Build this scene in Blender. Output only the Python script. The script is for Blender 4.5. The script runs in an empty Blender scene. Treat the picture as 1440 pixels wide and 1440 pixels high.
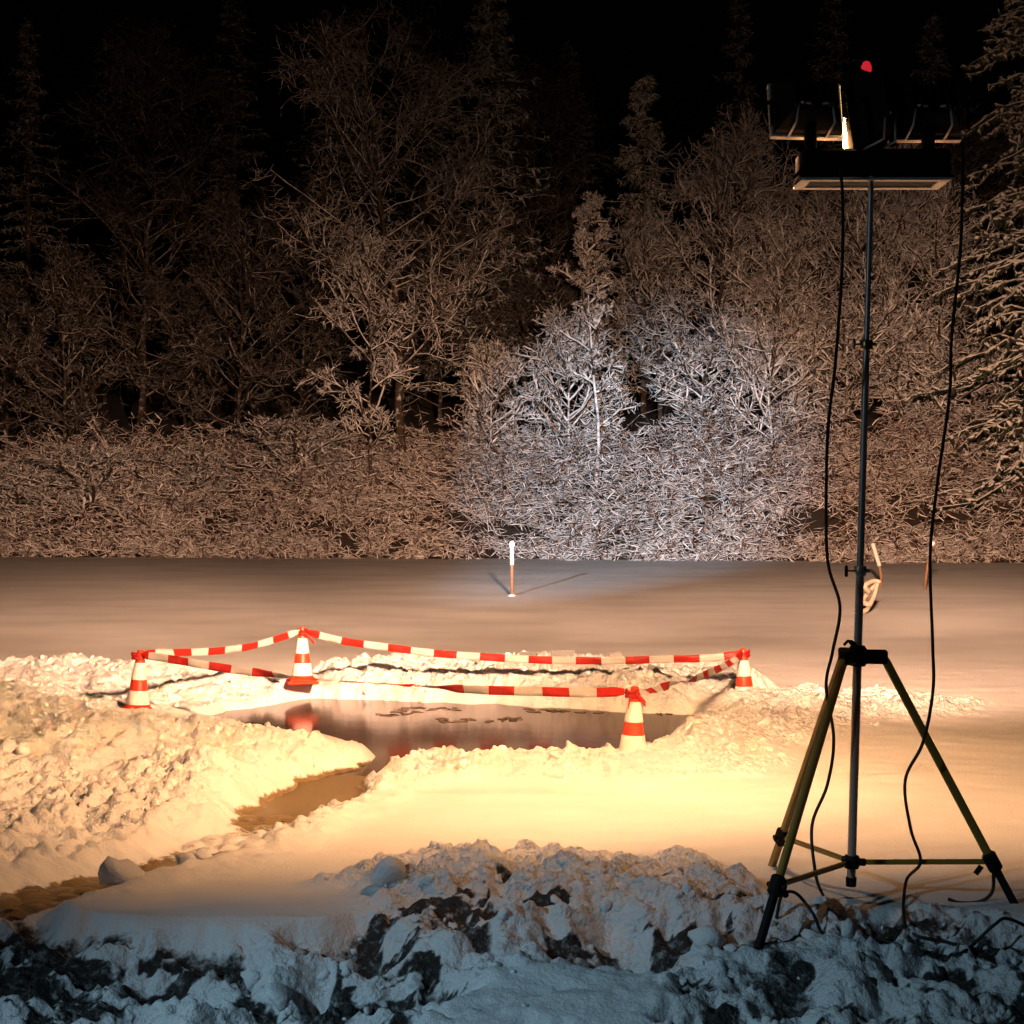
import bpy, math, random
import numpy as np
from mathutils import Vector, Matrix

C = bpy.context.scene.collection
SC = bpy.context.scene
RAD = math.radians
F = 2300.0      # focal length in photograph pixels
EYE = 1.73      # eye height above the frozen lake

# ------------------------------------------------------------------ camera
cam_d = bpy.data.cameras.new('camera'); cam = bpy.data.objects.new('camera', cam_d); C.objects.link(cam)
cam.location = (0, 0, EYE)
cam.rotation_euler = (RAD(90 - 4 / F * 57.3), 0, 0)
cam_d.sensor_width = 36.0; cam_d.lens = 36.0 * F / 1440.0
cam_d.clip_start = 0.05; cam_d.clip_end = 600
SC.camera = cam

# ------------------------------------------------------------------ sky, moon, exposure
w = bpy.data.worlds.new('World'); SC.world = w; w.use_nodes = True
nt = w.node_tree; nt.nodes.clear()
sky = nt.nodes.new('ShaderNodeTexSky'); sky.sky_type = 'NISHITA'; sky.sun_disc = False
sky.sun_elevation = RAD(-4.0); sky.sun_rotation = RAD(150)
bg = nt.nodes.new('ShaderNodeBackground'); bg.inputs['Strength'].default_value = 0.02
wo = nt.nodes.new('ShaderNodeOutputWorld')
nt.links.new(sky.outputs[0], bg.inputs[0]); nt.links.new(bg.outputs[0], wo.inputs[0])
SC.view_settings.view_transform = 'Standard'; SC.view_settings.look = 'None'
SC.view_settings.exposure = 0.0; SC.view_settings.gamma = 1.0; SC.view_settings.use_curve_mapping = False
SC.render.engine = 'CYCLES'
SC.cycles.use_denoising = True
SC.cycles.max_bounces = 5; SC.cycles.diffuse_bounces = 2; SC.cycles.glossy_bounces = 2
SC.cycles.sample_clamp_indirect = 6.0

WARM = (1.0, 0.50, 0.22)
BEAM = (1.0, 0.54, 0.32)
COOL = (0.48, 0.80, 1.0)
# lamp wattages (the lamps themselves are placed with the light stand and the off-frame searchlight)
P_FLOOD, P_BEAM, P_FAN, P_SIDE = 165.0, 24000.0, 58000.0, 640.0
P_SEARCH, P_SPILL = 180000.0, 700.0

def spot(name, loc, target, power, color, half, blend=1.0, radius=0.06):
    d = bpy.data.lights.new(name, 'SPOT'); d.energy = power; d.color = color
    d.spot_size = RAD(2 * half); d.spot_blend = blend; d.shadow_soft_size = radius
    o = bpy.data.objects.new(name, d); C.objects.link(o); o.location = loc
    o.rotation_euler = (Vector(target) - Vector(loc)).to_track_quat('-Z', 'Y').to_euler()
    return o
def area(name, loc, target, power, color, sx, sy, spread=180):
    d = bpy.data.lights.new(name, 'AREA'); d.energy = power; d.color = color
    d.shape = 'RECTANGLE'; d.size = sx; d.size_y = sy; d.spread = RAD(spread)
    o = bpy.data.objects.new(name, d); C.objects.link(o); o.location = loc
    o.rotation_euler = (Vector(target) - Vector(loc)).to_track_quat('-Z', 'Y').to_euler()
    return o
# the searchlight that stands to the left of the photographer: core and spill of one lamp, plus an added wide fill
SEARCH = (-5.2, 2.0, 3.9)
spot('searchlight_core', SEARCH, (4.0, 56, 2.9), P_SEARCH, (.60, .82, 1.0), 7.5, 1.0, 0.08)
spot('searchlight_spill', SEARCH, (-.4, 5.75, -.25), P_SPILL, COOL, 17.5, 1.0, 0.08)
spot('searchlight_fill', SEARCH, (1.5, 9, 1.0), 75.0, (.62, .85, 1.0), 70, 1.0, 0.12)  # added cool fill for the pole and the warm shadows

def px(x, y, D):
    """world point seen at photograph pixel x, y at distance D"""
    return np.array([(x - 720) * D / F, D, EYE + (716 - y) * D / F])
def gp(x, y, z=0.0):
    """point of the level z seen at photograph pixel x, y"""
    D = F * (EYE - z) / (y - 716)
    return ((x - 720) * D / F, D)

SLOPE, EDGE = 0.30, 6.95      # the bank falls gently towards the photographer
def gf(x, y):
    D = (EYE + SLOPE * EDGE) / ((y - 716) / F + SLOPE)
    if D > EDGE: return gp(x, y)
    return ((x - 720) * D / F, D)

# ------------------------------------------------------------------ materials
def new_mat(name):
    m = bpy.data.materials.new(name); m.use_nodes = True
    return m, m.node_tree, m.node_tree.nodes['Principled BSDF']
def simple(name, col, rough=0.5, metal=0.0, noise=0.12, nscale=30.0, bump=0.0, emis=None, es=0.0):
    m, t, b = new_mat(name)
    b.inputs['Roughness'].default_value = rough; b.inputs['Metallic'].default_value = metal
    tc = t.nodes.new('ShaderNodeTexCoord'); n = t.nodes.new('ShaderNodeTexNoise')
    n.inputs['Scale'].default_value = nscale; n.inputs['Detail'].default_value = 4
    t.links.new(tc.outputs['Object'], n.inputs['Vector'])
    mx = t.nodes.new('ShaderNodeMix'); mx.data_type = 'RGBA'
    mx.inputs[6].default_value = (*[c * (1 - noise) for c in col], 1)
    mx.inputs[7].default_value = (*[min(1, c * (1 + noise)) for c in col], 1)
    t.links.new(n.outputs[0], mx.inputs[0]); t.links.new(mx.outputs[2], b.inputs['Base Color'])
    if bump:
        bp = t.nodes.new('ShaderNodeBump'); bp.inputs['Strength'].default_value = bump; bp.inputs['Distance'].default_value = 0.01
        t.links.new(n.outputs[0], bp.inputs['Height']); t.links.new(bp.outputs[0], b.inputs['Normal'])
    if emis:
        b.inputs['Emission Color'].default_value = (*emis, 1); b.inputs['Emission Strength'].default_value = es
    return m

def snow_mat(name, wet_attr=None, fine=1.0, col=(0.80, 0.81, 0.83)):
    m, t, b = new_mat(name)
    b.inputs['Roughness'].default_value = 0.62
    b.inputs['Specular IOR Level'].default_value = 0.25
    ge = t.nodes.new('ShaderNodeNewGeometry')
    n1 = t.nodes.new('ShaderNodeTexNoise'); n1.inputs['Scale'].default_value = 55 * fine; n1.inputs['Detail'].default_value = 4
    n1.inputs['Roughness'].default_value = 0.65
    for n in (n1,): t.links.new(ge.outputs['Position'], n.inputs['Vector'])
    b1 = t.nodes.new('ShaderNodeBump'); b1.inputs['Strength'].default_value = 0.55; b1.inputs['Distance'].default_value = 0.02
    t.links.new(n1.outputs[0], b1.inputs['Height']); t.links.new(b1.outputs[0], b.inputs['Normal'])
    big = t.nodes.new('ShaderNodeTexNoise'); big.inputs['Scale'].default_value = 1.3; big.inputs['Detail'].default_value = 5
    mpb = t.nodes.new('ShaderNodeMapping'); mpb.inputs['Scale'].default_value = (.3, .45, 1)
    t.links.new(ge.outputs['Position'], mpb.inputs[0]); t.links.new(mpb.outputs[0], big.inputs['Vector'])
    mx = t.nodes.new('ShaderNodeMix'); mx.data_type = 'RGBA'
    mx.inputs[6].default_value = (*[c * 0.85 for c in col], 1); mx.inputs[7].default_value = (*col, 1)
    mrb = t.nodes.new('ShaderNodeMapRange'); mrb.inputs[1].default_value = .36; mrb.inputs[2].default_value = .56
    t.links.new(big.outputs[0], mrb.inputs[0]); t.links.new(mrb.outputs[0], mx.inputs[0])
    last = mx.outputs[2]
    b.inputs['Subsurface Weight'].default_value = 0.5; b.inputs['Subsurface Radius'].default_value = (1.0, .8, .6); b.inputs['Subsurface Scale'].default_value = 0.014
    if wet_attr:
        at = t.nodes.new('ShaderNodeAttribute'); at.attribute_name = wet_attr
        m2 = t.nodes.new('ShaderNodeMix'); m2.data_type = 'RGBA'
        m2.inputs[7].default_value = (0.22, 0.165, 0.09, 1)
        rn = t.nodes.new('ShaderNodeTexNoise'); rn.inputs['Scale'].default_value = 22; rn.inputs['Detail'].default_value = 3; rn.inputs['Roughness'].default_value = .7
        t.links.new(ge.outputs['Position'], rn.inputs['Vector'])
        def ragged(src, amp, lo=.40, hi=.62):
            ad = t.nodes.new('ShaderNodeMath'); ad.operation = 'MULTIPLY_ADD'; ad.inputs[1].default_value = amp; t.links.new(rn.outputs[0], ad.inputs[0]); t.links.new(src, ad.inputs[2])
            r_ = t.nodes.new('ShaderNodeMapRange'); r_.interpolation_type = 'SMOOTHSTEP'; r_.inputs[1].default_value = lo + amp * .5; r_.inputs[2].default_value = hi + amp * .5; t.links.new(ad.outputs[0], r_.inputs[0]); return r_.outputs[0]
        t.links.new(ragged(at.outputs['Fac'], .8), m2.inputs[0]); t.links.new(last, m2.inputs[6])
        ar = t.nodes.new('ShaderNodeAttribute'); ar.attribute_name = 'broken'
        vo = t.nodes.new('ShaderNodeTexVoronoi'); vo.feature = 'F1'; vo.inputs['Scale'].default_value = 13; vo.inputs['Detail'].default_value = 1.0; vo.inputs['Roughness'].default_value = .6
        wn = t.nodes.new('ShaderNodeMixRGB'); wn.blend_type = 'ADD'; wn.inputs[0].default_value = .06
        t.links.new(ge.outputs['Position'], wn.inputs[1]); t.links.new(rn.outputs[1], wn.inputs[2]); t.links.new(wn.outputs[0], vo.inputs['Vector'])
        b3 = t.nodes.new('ShaderNodeBump'); b3.invert = True; b3.inputs['Distance'].default_value = 0.055
        t.links.new(ar.outputs['Fac'], b3.inputs['Strength']); t.links.new(vo.outputs['Distance'], b3.inputs['Height']); t.links.new(b3.outputs[0], b1.inputs['Normal']); last = m2.outputs[2]
        at2 = t.nodes.new('ShaderNodeAttribute'); at2.attribute_name = 'trodden'  # mask of dirt plus the shade of hollows, applied as colour
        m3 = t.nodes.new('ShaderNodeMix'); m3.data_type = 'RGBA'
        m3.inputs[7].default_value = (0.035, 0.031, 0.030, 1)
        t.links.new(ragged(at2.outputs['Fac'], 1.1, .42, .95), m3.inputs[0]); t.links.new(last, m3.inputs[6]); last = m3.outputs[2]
    if wet_attr:
        mr = t.nodes.new('ShaderNodeMapRange'); mr.inputs[3].default_value = .62; mr.inputs[4].default_value = .25
        t.links.new(at.outputs['Fac'], mr.inputs[0]); t.links.new(mr.outputs[0], b.inputs['Roughness'])
    t.links.new(last, b.inputs['Base Color'])
    return m

def bark_mat(name, lo, hi, bark=(0.045, 0.032, 0.022), snow=(0.74, 0.75, 0.77)):
    """bark or needles with snow lying on whatever faces upward"""
    m, t, b = new_mat(name); b.inputs['Roughness'].default_value = 0.8
    b.inputs['Specular IOR Level'].default_value = 0.15
    ge = t.nodes.new('ShaderNodeNewGeometry'); sp = t.nodes.new('ShaderNodeSeparateXYZ')
    t.links.new(ge.outputs['Normal'], sp.inputs[0])
    n = t.nodes.new('ShaderNodeTexNoise'); n.inputs['Scale'].default_value = 4.5; n.inputs['Detail'].default_value = 3
    t.links.new(ge.outputs['Position'], n.inputs['Vector'])
    ma = t.nodes.new('ShaderNodeMath'); ma.operation = 'MULTIPLY_ADD'; ma.inputs[1].default_value = 1.6
    t.links.new(n.outputs[0], ma.inputs[0]); t.links.new(sp.outputs['Z'], ma.inputs[2])
    mr = t.nodes.new('ShaderNodeMapRange'); mr.inputs[1].default_value = lo + 0.8; mr.inputs[2].default_value = hi + 0.8
    t.links.new(ma.outputs[0], mr.inputs[0])
    mx = t.nodes.new('ShaderNodeMix'); mx.data_type = 'RGBA'
    mx.inputs[6].default_value = (*bark, 1); mx.inputs[7].default_value = (*snow, 1)
    t.links.new(mr.outputs[0], mx.inputs[0]); t.links.new(mx.outputs[2], b.inputs['Base Color'])
    return m

M = {}
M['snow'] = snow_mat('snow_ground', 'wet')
M['chunk'] = snow_mat('snow_lumps', None, 1.0)
M['bark'] = bark_mat('snowy_bark', 0.15, 0.65)
M['limb'] = bark_mat('snow_lined_limbs', -.25, .25)
M['twig'] = bark_mat('snowy_twigs', -0.45, 0.15)
M['thicket'] = bark_mat('snowy_thicket', -0.22, 0.32, bark=(0.085, 0.036, 0.02), snow=(.82, .82, .83))
M['needle'] = bark_mat('snowy_needles', -0.2, 0.35, bark=(0.03, 0.04, 0.025))
M['farneedle'] = bark_mat('dark_needles', .05, .7, bark=(0.02, 0.022, 0.015), snow=(.55, .55, .55))
M['pad'] = bark_mat('snow_pads', -.15, .3, bark=(.03, .035, .022), snow=(.62, .62, .61))
M['dim'] = bark_mat('dimmed_snowy_twigs', 0.1, 0.8, bark=(0.03, 0.022, 0.016), snow=(.36, .36, .36))  # less snow, and its colour darkened so the trees look dimly lit
M['softtwig'] = bark_mat('thinly_snowed_twigs', -.3, .3, snow=(.82, .80, .78))
M['barkdim'] = bark_mat('dimmed_snowy_limbs', 0.0, 0.6, bark=(0.03, 0.022, 0.016), snow=(.36, .36, .36))  # limbs darkened in colour the same way, for dimly lit trees
M['soil'] = simple('leaf_litter', (0.03, 0.022, 0.016), 0.95, 0, 0.5, 1.5)
M['red'] = simple('red_orange_plastic', (0.62, 0.045, 0.015), 0.45, 0, 0.15, 25)
M['white'] = simple('white_reflective_sleeve', (0.72, 0.71, 0.68), 0.4, 0, 0.1, 30)
M['tape_red'] = simple('red_tape', (0.60, 0.03, 0.02), 0.4, 0, 0.12, 20)
M['tape_white'] = simple('white_tape', (0.78, 0.77, 0.74), 0.4, 0, 0.06, 20)
M['chrome'] = simple('galvanised_steel', (0.62, 0.64, 0.65), 0.36, 0.6, 0.1, 25)
M['yellow'] = simple('yellow_paint', (0.36, 0.205, 0.035), 0.38, 0, 0.2, 18)
M['warmsteel'] = simple('bounce_tinted_steel', (0.55, 0.38, 0.29), 0.4, 0.35, 0.15, 18)  # warm reflection of the ground tinted into the steel colour
M['black'] = simple('black_plastic', (0.012, 0.011, 0.011), 0.6, 0, 0.2, 30); M['black'].node_tree.nodes['Principled BSDF'].inputs['Specular IOR Level'].default_value = .12
M['glareplate'] = simple('glare_plate_dark', (0.020, 0.013, 0.004), 0.9, 0.0, 0.3, 18)  # kept very dark to tone down the glare on the added plate
M['rubber'] = simple('black_cable_rubber', (0.012, 0.010, 0.010), 0.55, 0, 0.2, 40)
M['alu'] = simple('pale_lamp_frame', (0.70, 0.64, 0.58), 0.4, 0.2, 0.1, 30)
M['glow'] = simple('lit_lamp_glass', (0.8, 0.7, 0.5), 0.3, 0, 0.05, 10, emis=(1.0, 0.66, 0.30), es=6.0)
M['redglow'] = simple('red_indicator_lens', (0.5, 0.02, 0.02), 0.3, 0, 0.05, 10, emis=(1.0, 0.03, 0.05), es=0.55)
M['wood'] = simple('weathered_wood', (0.16, 0.085, 0.05), 0.8, 0, 0.3, 12)
M['brass'] = simple('brass_clamp', (0.65, 0.50, 0.30), 0.3, 0.8, 0.1, 30)
M['ice'] = simple('shadow_dash_grey', (0.34, 0.36, 0.37), 0.25, 0, 0.25, 6)  # grey of the slabs that stand in for tape shadow
M['frostwood'] = simple('frosted_wood', (.30, .24, .19), .8, 0, .4, 9)
M['postwhite'] = simple('weathered_white_paint', (.5, .5, .5), .6, 0, .15, 20)
M['darkice'] = simple('dark_ice_flakes', (0.11, 0.075, 0.055), 0.4, 0, 0.3, 20)

for k in ('tape_red', 'tape_white'):
    t = M[k].node_tree; pb = t.nodes['Principled BSDF']; tl = t.nodes.new('ShaderNodeBsdfTranslucent'); mx = t.nodes.new('ShaderNodeMixShader'); mx.inputs[0].default_value = .5
    src = pb.inputs['Base Color'].links[0].from_socket; t.links.new(src, tl.inputs[0]); out = [n for n in t.nodes if n.type == 'OUTPUT_MATERIAL'][0]
    tp_ = t.nodes.new('ShaderNodeBsdfTransparent'); m2 = t.nodes.new('ShaderNodeMixShader'); m2.inputs[0].default_value = .12
    t.links.new(pb.outputs[0], mx.inputs[1]); t.links.new(tl.outputs[0], mx.inputs[2]); t.links.new(mx.outputs[0], m2.inputs[1]); t.links.new(tp_.outputs[0], m2.inputs[2]); t.links.new(m2.outputs[0], out.inputs[0])
def water_mat():
    m, t, b = new_mat('brown_water')
    b.inputs['Base Color'].default_value = (0.085, 0.046, 0.026, 1)
    b.inputs['Roughness'].default_value = 0.13; b.inputs['IOR'].default_value = 1.33
    b.inputs['Specular IOR Level'].default_value = 0.34
    ge = t.nodes.new('ShaderNodeNewGeometry'); mp = t.nodes.new('ShaderNodeMapping'); mp.inputs['Scale'].default_value = (3, 2.2, 3)
    n = t.nodes.new('ShaderNodeTexNoise'); n.inputs['Scale'].default_value = 1.6; n.inputs['Detail'].default_value = 3
    t.links.new(ge.outputs['Position'], mp.inputs[0]); t.links.new(mp.outputs[0], n.inputs['Vector'])
    bp = t.nodes.new('ShaderNodeBump'); bp.inputs['Strength'].default_value = 0.03; bp.inputs['Distance'].default_value = 0.03
    t.links.new(n.outputs[0], bp.inputs['Height']); t.links.new(bp.outputs[0], b.inputs['Normal'])
    return m
M['water'] = water_mat()

# ------------------------------------------------------------------ object helpers
def link(name, me, parent=None):
    o = bpy.data.objects.new(name, me); C.objects.link(o)
    if parent is not None: o.parent = parent
    return o
def mesh_np(name, V, Fq, mat, smooth=True, parent=None, midx=None):
    """object from a vertex array and a face array with 3 or 4 columns (or a list of such arrays)"""
    V = np.asarray(V, dtype=np.float32)
    fl = [np.asarray(f, dtype=np.int32) for f in (Fq if isinstance(Fq, list) else [Fq])]
    me = bpy.data.meshes.new(name)
    loops = np.concatenate([f.ravel() for f in fl])
    counts = np.concatenate([np.full(len(f), f.shape[1], dtype=np.int32) for f in fl])
    starts = np.concatenate([[0], np.cumsum(counts)[:-1]]).astype(np.int32)
    me.vertices.add(len(V)); me.vertices.foreach_set('co', V.ravel())
    me.loops.add(len(loops)); me.loops.foreach_set('vertex_index', loops)
    me.polygons.add(len(counts)); me.polygons.foreach_set('loop_start', starts); me.polygons.foreach_set('loop_total', counts)
    me.polygons.foreach_set('use_smooth', np.full(len(counts), smooth))
    for m in (mat if isinstance(mat, (list, tuple)) else [mat]): me.materials.append(m)
    if midx is not None: me.polygons.foreach_set('material_index', np.asarray(midx, dtype=np.int32))
    me.update(calc_edges=True); me.validate()
    return link(name, me, parent)
def tag(o, label=None, cat=None, group=None, kind=None):
    if label: o['label'] = label
    if cat: o['category'] = cat
    if group: o['group'] = group
    if kind: o['kind'] = kind
    return o
def empty(name, loc=(0, 0, 0), label=None, cat=None, group=None):
    o = bpy.data.objects.new(name, None); C.objects.link(o); o.location = loc; o.empty_display_size = 0.2
    return tag(o, label, cat, group)

class MB:
    """collects boxes, tubes and lathes and links them as ONE mesh object"""
    def __init__(s): s.V = []; s.Q = []; s.T = []; s.n = 0
    def add(s, V, Q=None, T=None):
        V = np.asarray(V, float)
        if Q is not None and len(Q): s.Q.append(np.asarray(Q) + s.n)
        if T is not None and len(T): s.T.append(np.asarray(T) + s.n)
        s.V.append(V); s.n += len(V); return s
    def box(s, c, size, rot=None, bev=0.0):
        hx, hy, hz = [k / 2 for k in size]
        b = min(bev, hx * .9, hy * .9, hz * .9)
        if b <= 0:
            V = np.array([[x, y, z] for z in (-hz, hz) for y in (-hy, hy) for x in (-hx, hx)])
            Q = [[0, 2, 3, 1], [4, 5, 7, 6], [0, 1, 5, 4], [2, 6, 7, 3], [0, 4, 6, 2], [1, 3, 7, 5]]
            T = None
        else:
            V = []; idx = {}
            for sz in (-1, 1):
                for sy in (-1, 1):
                    for sx in (-1, 1):
                        for ax in range(3):
                            p = [sx * hx, sy * hy, sz * hz]
                            for k in range(3):
                                if k != ax: p[k] -= b * (sx, sy, sz)[k]
                            idx[(sx, sy, sz, ax)] = len(V); V.append(p)
            V = np.array(V); Q = []; T = []
            def quad(l):
                a = V[l]; cn = np.cross(a[1] - a[0], a[2] - a[0])
                Q.append(l if np.dot(cn, a.mean(0)) > 0 else l[::-1])
            for ax in range(3):
                o1, o2 = [k for k in range(3) if k != ax]
                for sg in (-1, 1):
                    l = []
                    for (a, d) in ((-1, -1), (1, -1), (1, 1), (-1, 1)):
                        k = [0, 0, 0]; k[ax] = sg; k[o1] = a; k[o2] = d; l.append(idx[(*k, ax)])
                    quad(l)
                for a in (-1, 1):
                    for d in (-1, 1):
                        k = [0, 0, 0]; k[o1] = a; k[o2] = d; k1 = list(k); k2 = list(k); k1[ax] = -1; k2[ax] = 1
                        quad([idx[(*k1, o1)], idx[(*k2, o1)], idx[(*k2, o2)], idx[(*k1, o2)]])
            for sz in (-1, 1):
                for sy in (-1, 1):
                    for sx in (-1, 1):
                        l = [idx[(sx, sy, sz, a)] for a in range(3)]; a = V[l]
                        cn = np.cross(a[1] - a[0], a[2] - a[0]); T.append(l if np.dot(cn, a.mean(0)) > 0 else l[::-1])
        if rot is not None: V = V @ np.array(rot).T
        return s.add(V + np.array(c), Q, T)
    def tube(s, pts, r, n=10, cap=True):
        pts = np.asarray(pts, float); k = len(pts)
        r = np.full(k, r) if np.isscalar(r) else np.asarray(r, float)
        t = np.gradient(pts, axis=0); t /= np.linalg.norm(t, axis=1)[:, None] + 1e-12
        ref = np.array([0, 0, 1.0]) if abs(t[:, 2]).mean() < .8 else np.array([1.0, 0, 0])
        u = np.cross(t, ref); u /= np.linalg.norm(u, axis=1)[:, None] + 1e-12; v = np.cross(t, u)
        a = np.arange(n) / n * 2 * np.pi
        V = pts[:, None] + r[:, None, None] * (np.cos(a)[None, :, None] * u[:, None] + np.sin(a)[None, :, None] * v[:, None])
        V = V.reshape(-1, 3); i = np.arange(k - 1)[:, None] * n; j = np.arange(n)[None]; jn = (j + 1) % n
        Q = np.stack([i + j, i + n + j, i + n + jn, i + jn], -1).reshape(-1, 4)
        T = None
        if cap:
            V = np.vstack([V, pts[0], pts[-1]]); m = k * n
            T = [[m, x, (x + 1) % n] for x in range(n)] + [[m + 1, (k - 1) * n + (x + 1) % n, (k - 1) * n + x] for x in range(n)]
        return s.add(V, Q, T)
    def lathe(s, prof, c=(0, 0, 0), n=24, axis=None):
        prof = np.asarray(prof, float); k = len(prof); a = np.arange(n) / n * 2 * np.pi
        V = np.stack([prof[:, 0][:, None] * np.cos(a), prof[:, 0][:, None] * np.sin(a), np.repeat(prof[:, 1][:, None], n, 1)], -1).reshape(-1, 3)
        if axis is not None: V = V @ np.array(Vector(axis).normalized().to_track_quat('Z', 'Y').to_matrix()).T
        i = np.arange(k - 1)[:, None] * n; j = np.arange(n)[None]; jn = (j + 1) % n
        return s.add(V + np.array(c), np.stack([i + j, i + jn, i + n + jn, i + n + j], -1).reshape(-1, 4))
    def build(s, name, mat, parent=None, smooth=False, angle=None):
        fl = []
        if s.Q: fl.append(np.concatenate(s.Q))
        if s.T: fl.append(np.concatenate(s.T))
        o = mesh_np(name, np.concatenate(s.V), fl, mat, smooth, parent)
        if smooth and angle: o.data.set_sharp_from_angle(angle=RAD(angle))
        return o

def rot_to(d, up=(0, 0, 1)):
    """rotation whose local +Y looks along d and local Z stays up"""
    y = np.array(d, float); y /= np.linalg.norm(y); x = np.cross(y, up); x /= np.linalg.norm(x); z = np.cross(x, y)
    return np.stack([x, y, z], 1)
def spline(pts, n):
    """Catmull-Rom through the points"""
    p = np.asarray(pts, float); p = np.vstack([2 * p[0] - p[1], p, 2 * p[-1] - p[-2]]); out = []
    for i in range(1, len(p) - 2):
        t = np.linspace(0, 1, n, endpoint=False)[:, None]; a, b, c, d = p[i - 1], p[i], p[i + 1], p[i + 2]
        out.append(0.5 * (2 * b + (c - a) * t + (2 * a - 5 * b + 4 * c - d) * t ** 2 + (3 * b - a - 3 * c + d) * t ** 3))
    return np.vstack(out + [p[-2][None]])

# ------------------------------------------------------------------ noise
def _h(ix, iy, s):
    ix = ix.astype(np.int64).astype(np.uint32); iy = iy.astype(np.int64).astype(np.uint32)
    h = ix * np.uint32(374761393) + iy * np.uint32(668265263) + np.uint32((s * 974634211) & 0xffffffff)
    h = (h ^ (h >> np.uint32(13))) * np.uint32(1274126177); h ^= h >> np.uint32(16)
    h = h * np.uint32(2246822519); h ^= h >> np.uint32(15)
    return h.astype(np.float64) / 4294967295.0
def vnoise(x, y, s=0):
    ix = np.floor(x); iy = np.floor(y); fx = x - ix; fy = y - iy
    fx = fx * fx * fx * (fx * (fx * 6 - 15) + 10); fy = fy * fy * fy * (fy * (fy * 6 - 15) + 10)
    a = _h(ix, iy, s); b = _h(ix + 1, iy, s); c = _h(ix, iy + 1, s); d = _h(ix + 1, iy + 1, s)
    return (a + (b - a) * fx) * (1 - fy) + (c + (d - c) * fx) * fy
def fbm(x, y, s=0, o=4, g=0.5):
    r = 0; a = 1; n = 0
    for k in range(o):
        r = r + a * vnoise(x * 2 ** k * 1.01 + k * 17.3, y * 2 ** k * 1.01 - k * 9.1, s + k); n += a; a *= g
    return r / n
def worley(x, y, s=0):
    """distance to the nearest and second nearest feature point and the nearest one's own number"""
    ix = np.floor(x); iy = np.floor(y); f1 = np.full(x.shape, 9.0); f2 = f1.copy(); idn = np.zeros(x.shape)
    for dx in (-1, 0, 1):
        for dy in (-1, 0, 1):
            cx = ix + dx; cy = iy + dy
            d = np.hypot(cx + _h(cx, cy, s) - x, cy + _h(cx, cy, s + 77) - y)
            m = d < f1
            f2 = np.where(m, f1, np.minimum(f2, d)); idn = np.where(m, _h(cx, cy, s + 154), idn); f1 = np.where(m, d, f1)
    return f1, f2, idn
def sstep(a, b, x):
    t = np.clip((x - a) / (b - a), 0, 1); return t * t * (3 - 2 * t)
def sdpoly(poly, X, Y):
    """signed distance to a polygon, positive inside"""
    d = np.full(X.shape, 1e9); ins = np.zeros(X.shape, bool); n = len(poly)
    for i in range(n):
        ax, ay = poly[i]; bx, by = poly[(i + 1) % n]; ex, ey = bx - ax, by - ay
        t = np.clip(((X - ax) * ex + (Y - ay) * ey) / (ex * ex + ey * ey), 0, 1)
        d = np.minimum(d, np.hypot(X - ax - t * ex, Y - ay - t * ey))
        if by != ay:
            c = ((ay > Y) != (by > Y)) & (X < (bx - ax) * (Y - ay) / (by - ay) + ax); ins ^= c
    return np.where(ins, d, -d)
def sdline(pts, X, Y):
    d = np.full(X.shape, 1e9); u = np.zeros(X.shape)
    for i in range(len(pts) - 1):
        ax, ay = pts[i]; bx, by = pts[i + 1]; ex, ey = bx - ax, by - ay
        t = np.clip(((X - ax) * ex + (Y - ay) * ey) / (ex * ex + ey * ey), 0, 1)
        dd = np.hypot(X - ax - t * ex, Y - ay - t * ey); m = dd < d
        d = np.where(m, dd, d); u = np.where(m, i + t, u)
    return d, u

# ------------------------------------------------------------------ the shape of the snow
WATER_Z = -0.045
G = lambda l: [gp(*p) for p in l]
HOLE = [gp(x, y, WATER_Z) for x, y in [(285, 1010), (440, 983), (700, 993), (975, 1008), (925, 1042), (880, 1066), (700, 1070), (560, 1066), (480, 1042), (380, 1026)]]
CHAN = G([(575, 1056), (520, 1074), (468, 1095), (415, 1132), (345, 1170), (250, 1203), (100, 1243), (0, 1272), (-160, 1300)])
PILE_L = G([(-600, 985), (-250, 950), (-60, 948), (60, 940), (160, 938), (300, 945), (420, 958), (430, 985), (300, 1004), (400, 1030), (480, 1045), (560, 1064), (480, 1092), (395, 1125), (340, 1165), (240, 1195), (60, 1240), (-100, 1290), (-500, 1300)])
PILE_B = G([(410, 958), (470, 950), (620, 946), (800, 946), (960, 952), (1060, 962), (1110, 975), (960, 1002), (700, 985), (440, 977)])
PILE_R = G([(960, 1004), (1090, 970), (1200, 974), (1300, 980), (1400, 992), (1380, 1004), (1240, 1012), (1150, 1035), (1080, 1075), (900, 1075), (905, 1050)])
PILE_F = G([(560, 1062), (700, 1062), (900, 1056), (1080, 1072), (1050, 1095), (820, 1100), (680, 1098), (560, 1112), (500, 1140), (450, 1178), (390, 1190), (440, 1130), (500, 1085)])
PILE_N = G([(470, 1232), (560, 1212), (800, 1200), (1000, 1215), (1060, 1250), (1120, 1300), (700, 1272), (520, 1272)])
CONES = {'left': (193, 915, 13.6), 'back': (425, 882, 15.2), 'right': (1047, 912, 14.5), 'front': (889, 966, 11.3)}
CONE_H = 0.52
rngf = np.random.default_rng(5)
DENTS = []
for k in range(30):
    yy = 5.9 + rngf.random() * 1.4; xx = (rngf.random() - .5) * 5
    DENTS.append((xx, yy, .09 + rngf.random() * .10, .16 + rngf.random() * .16, rngf.random() * 3.14, .05 + rngf.random() * .06))
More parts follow.
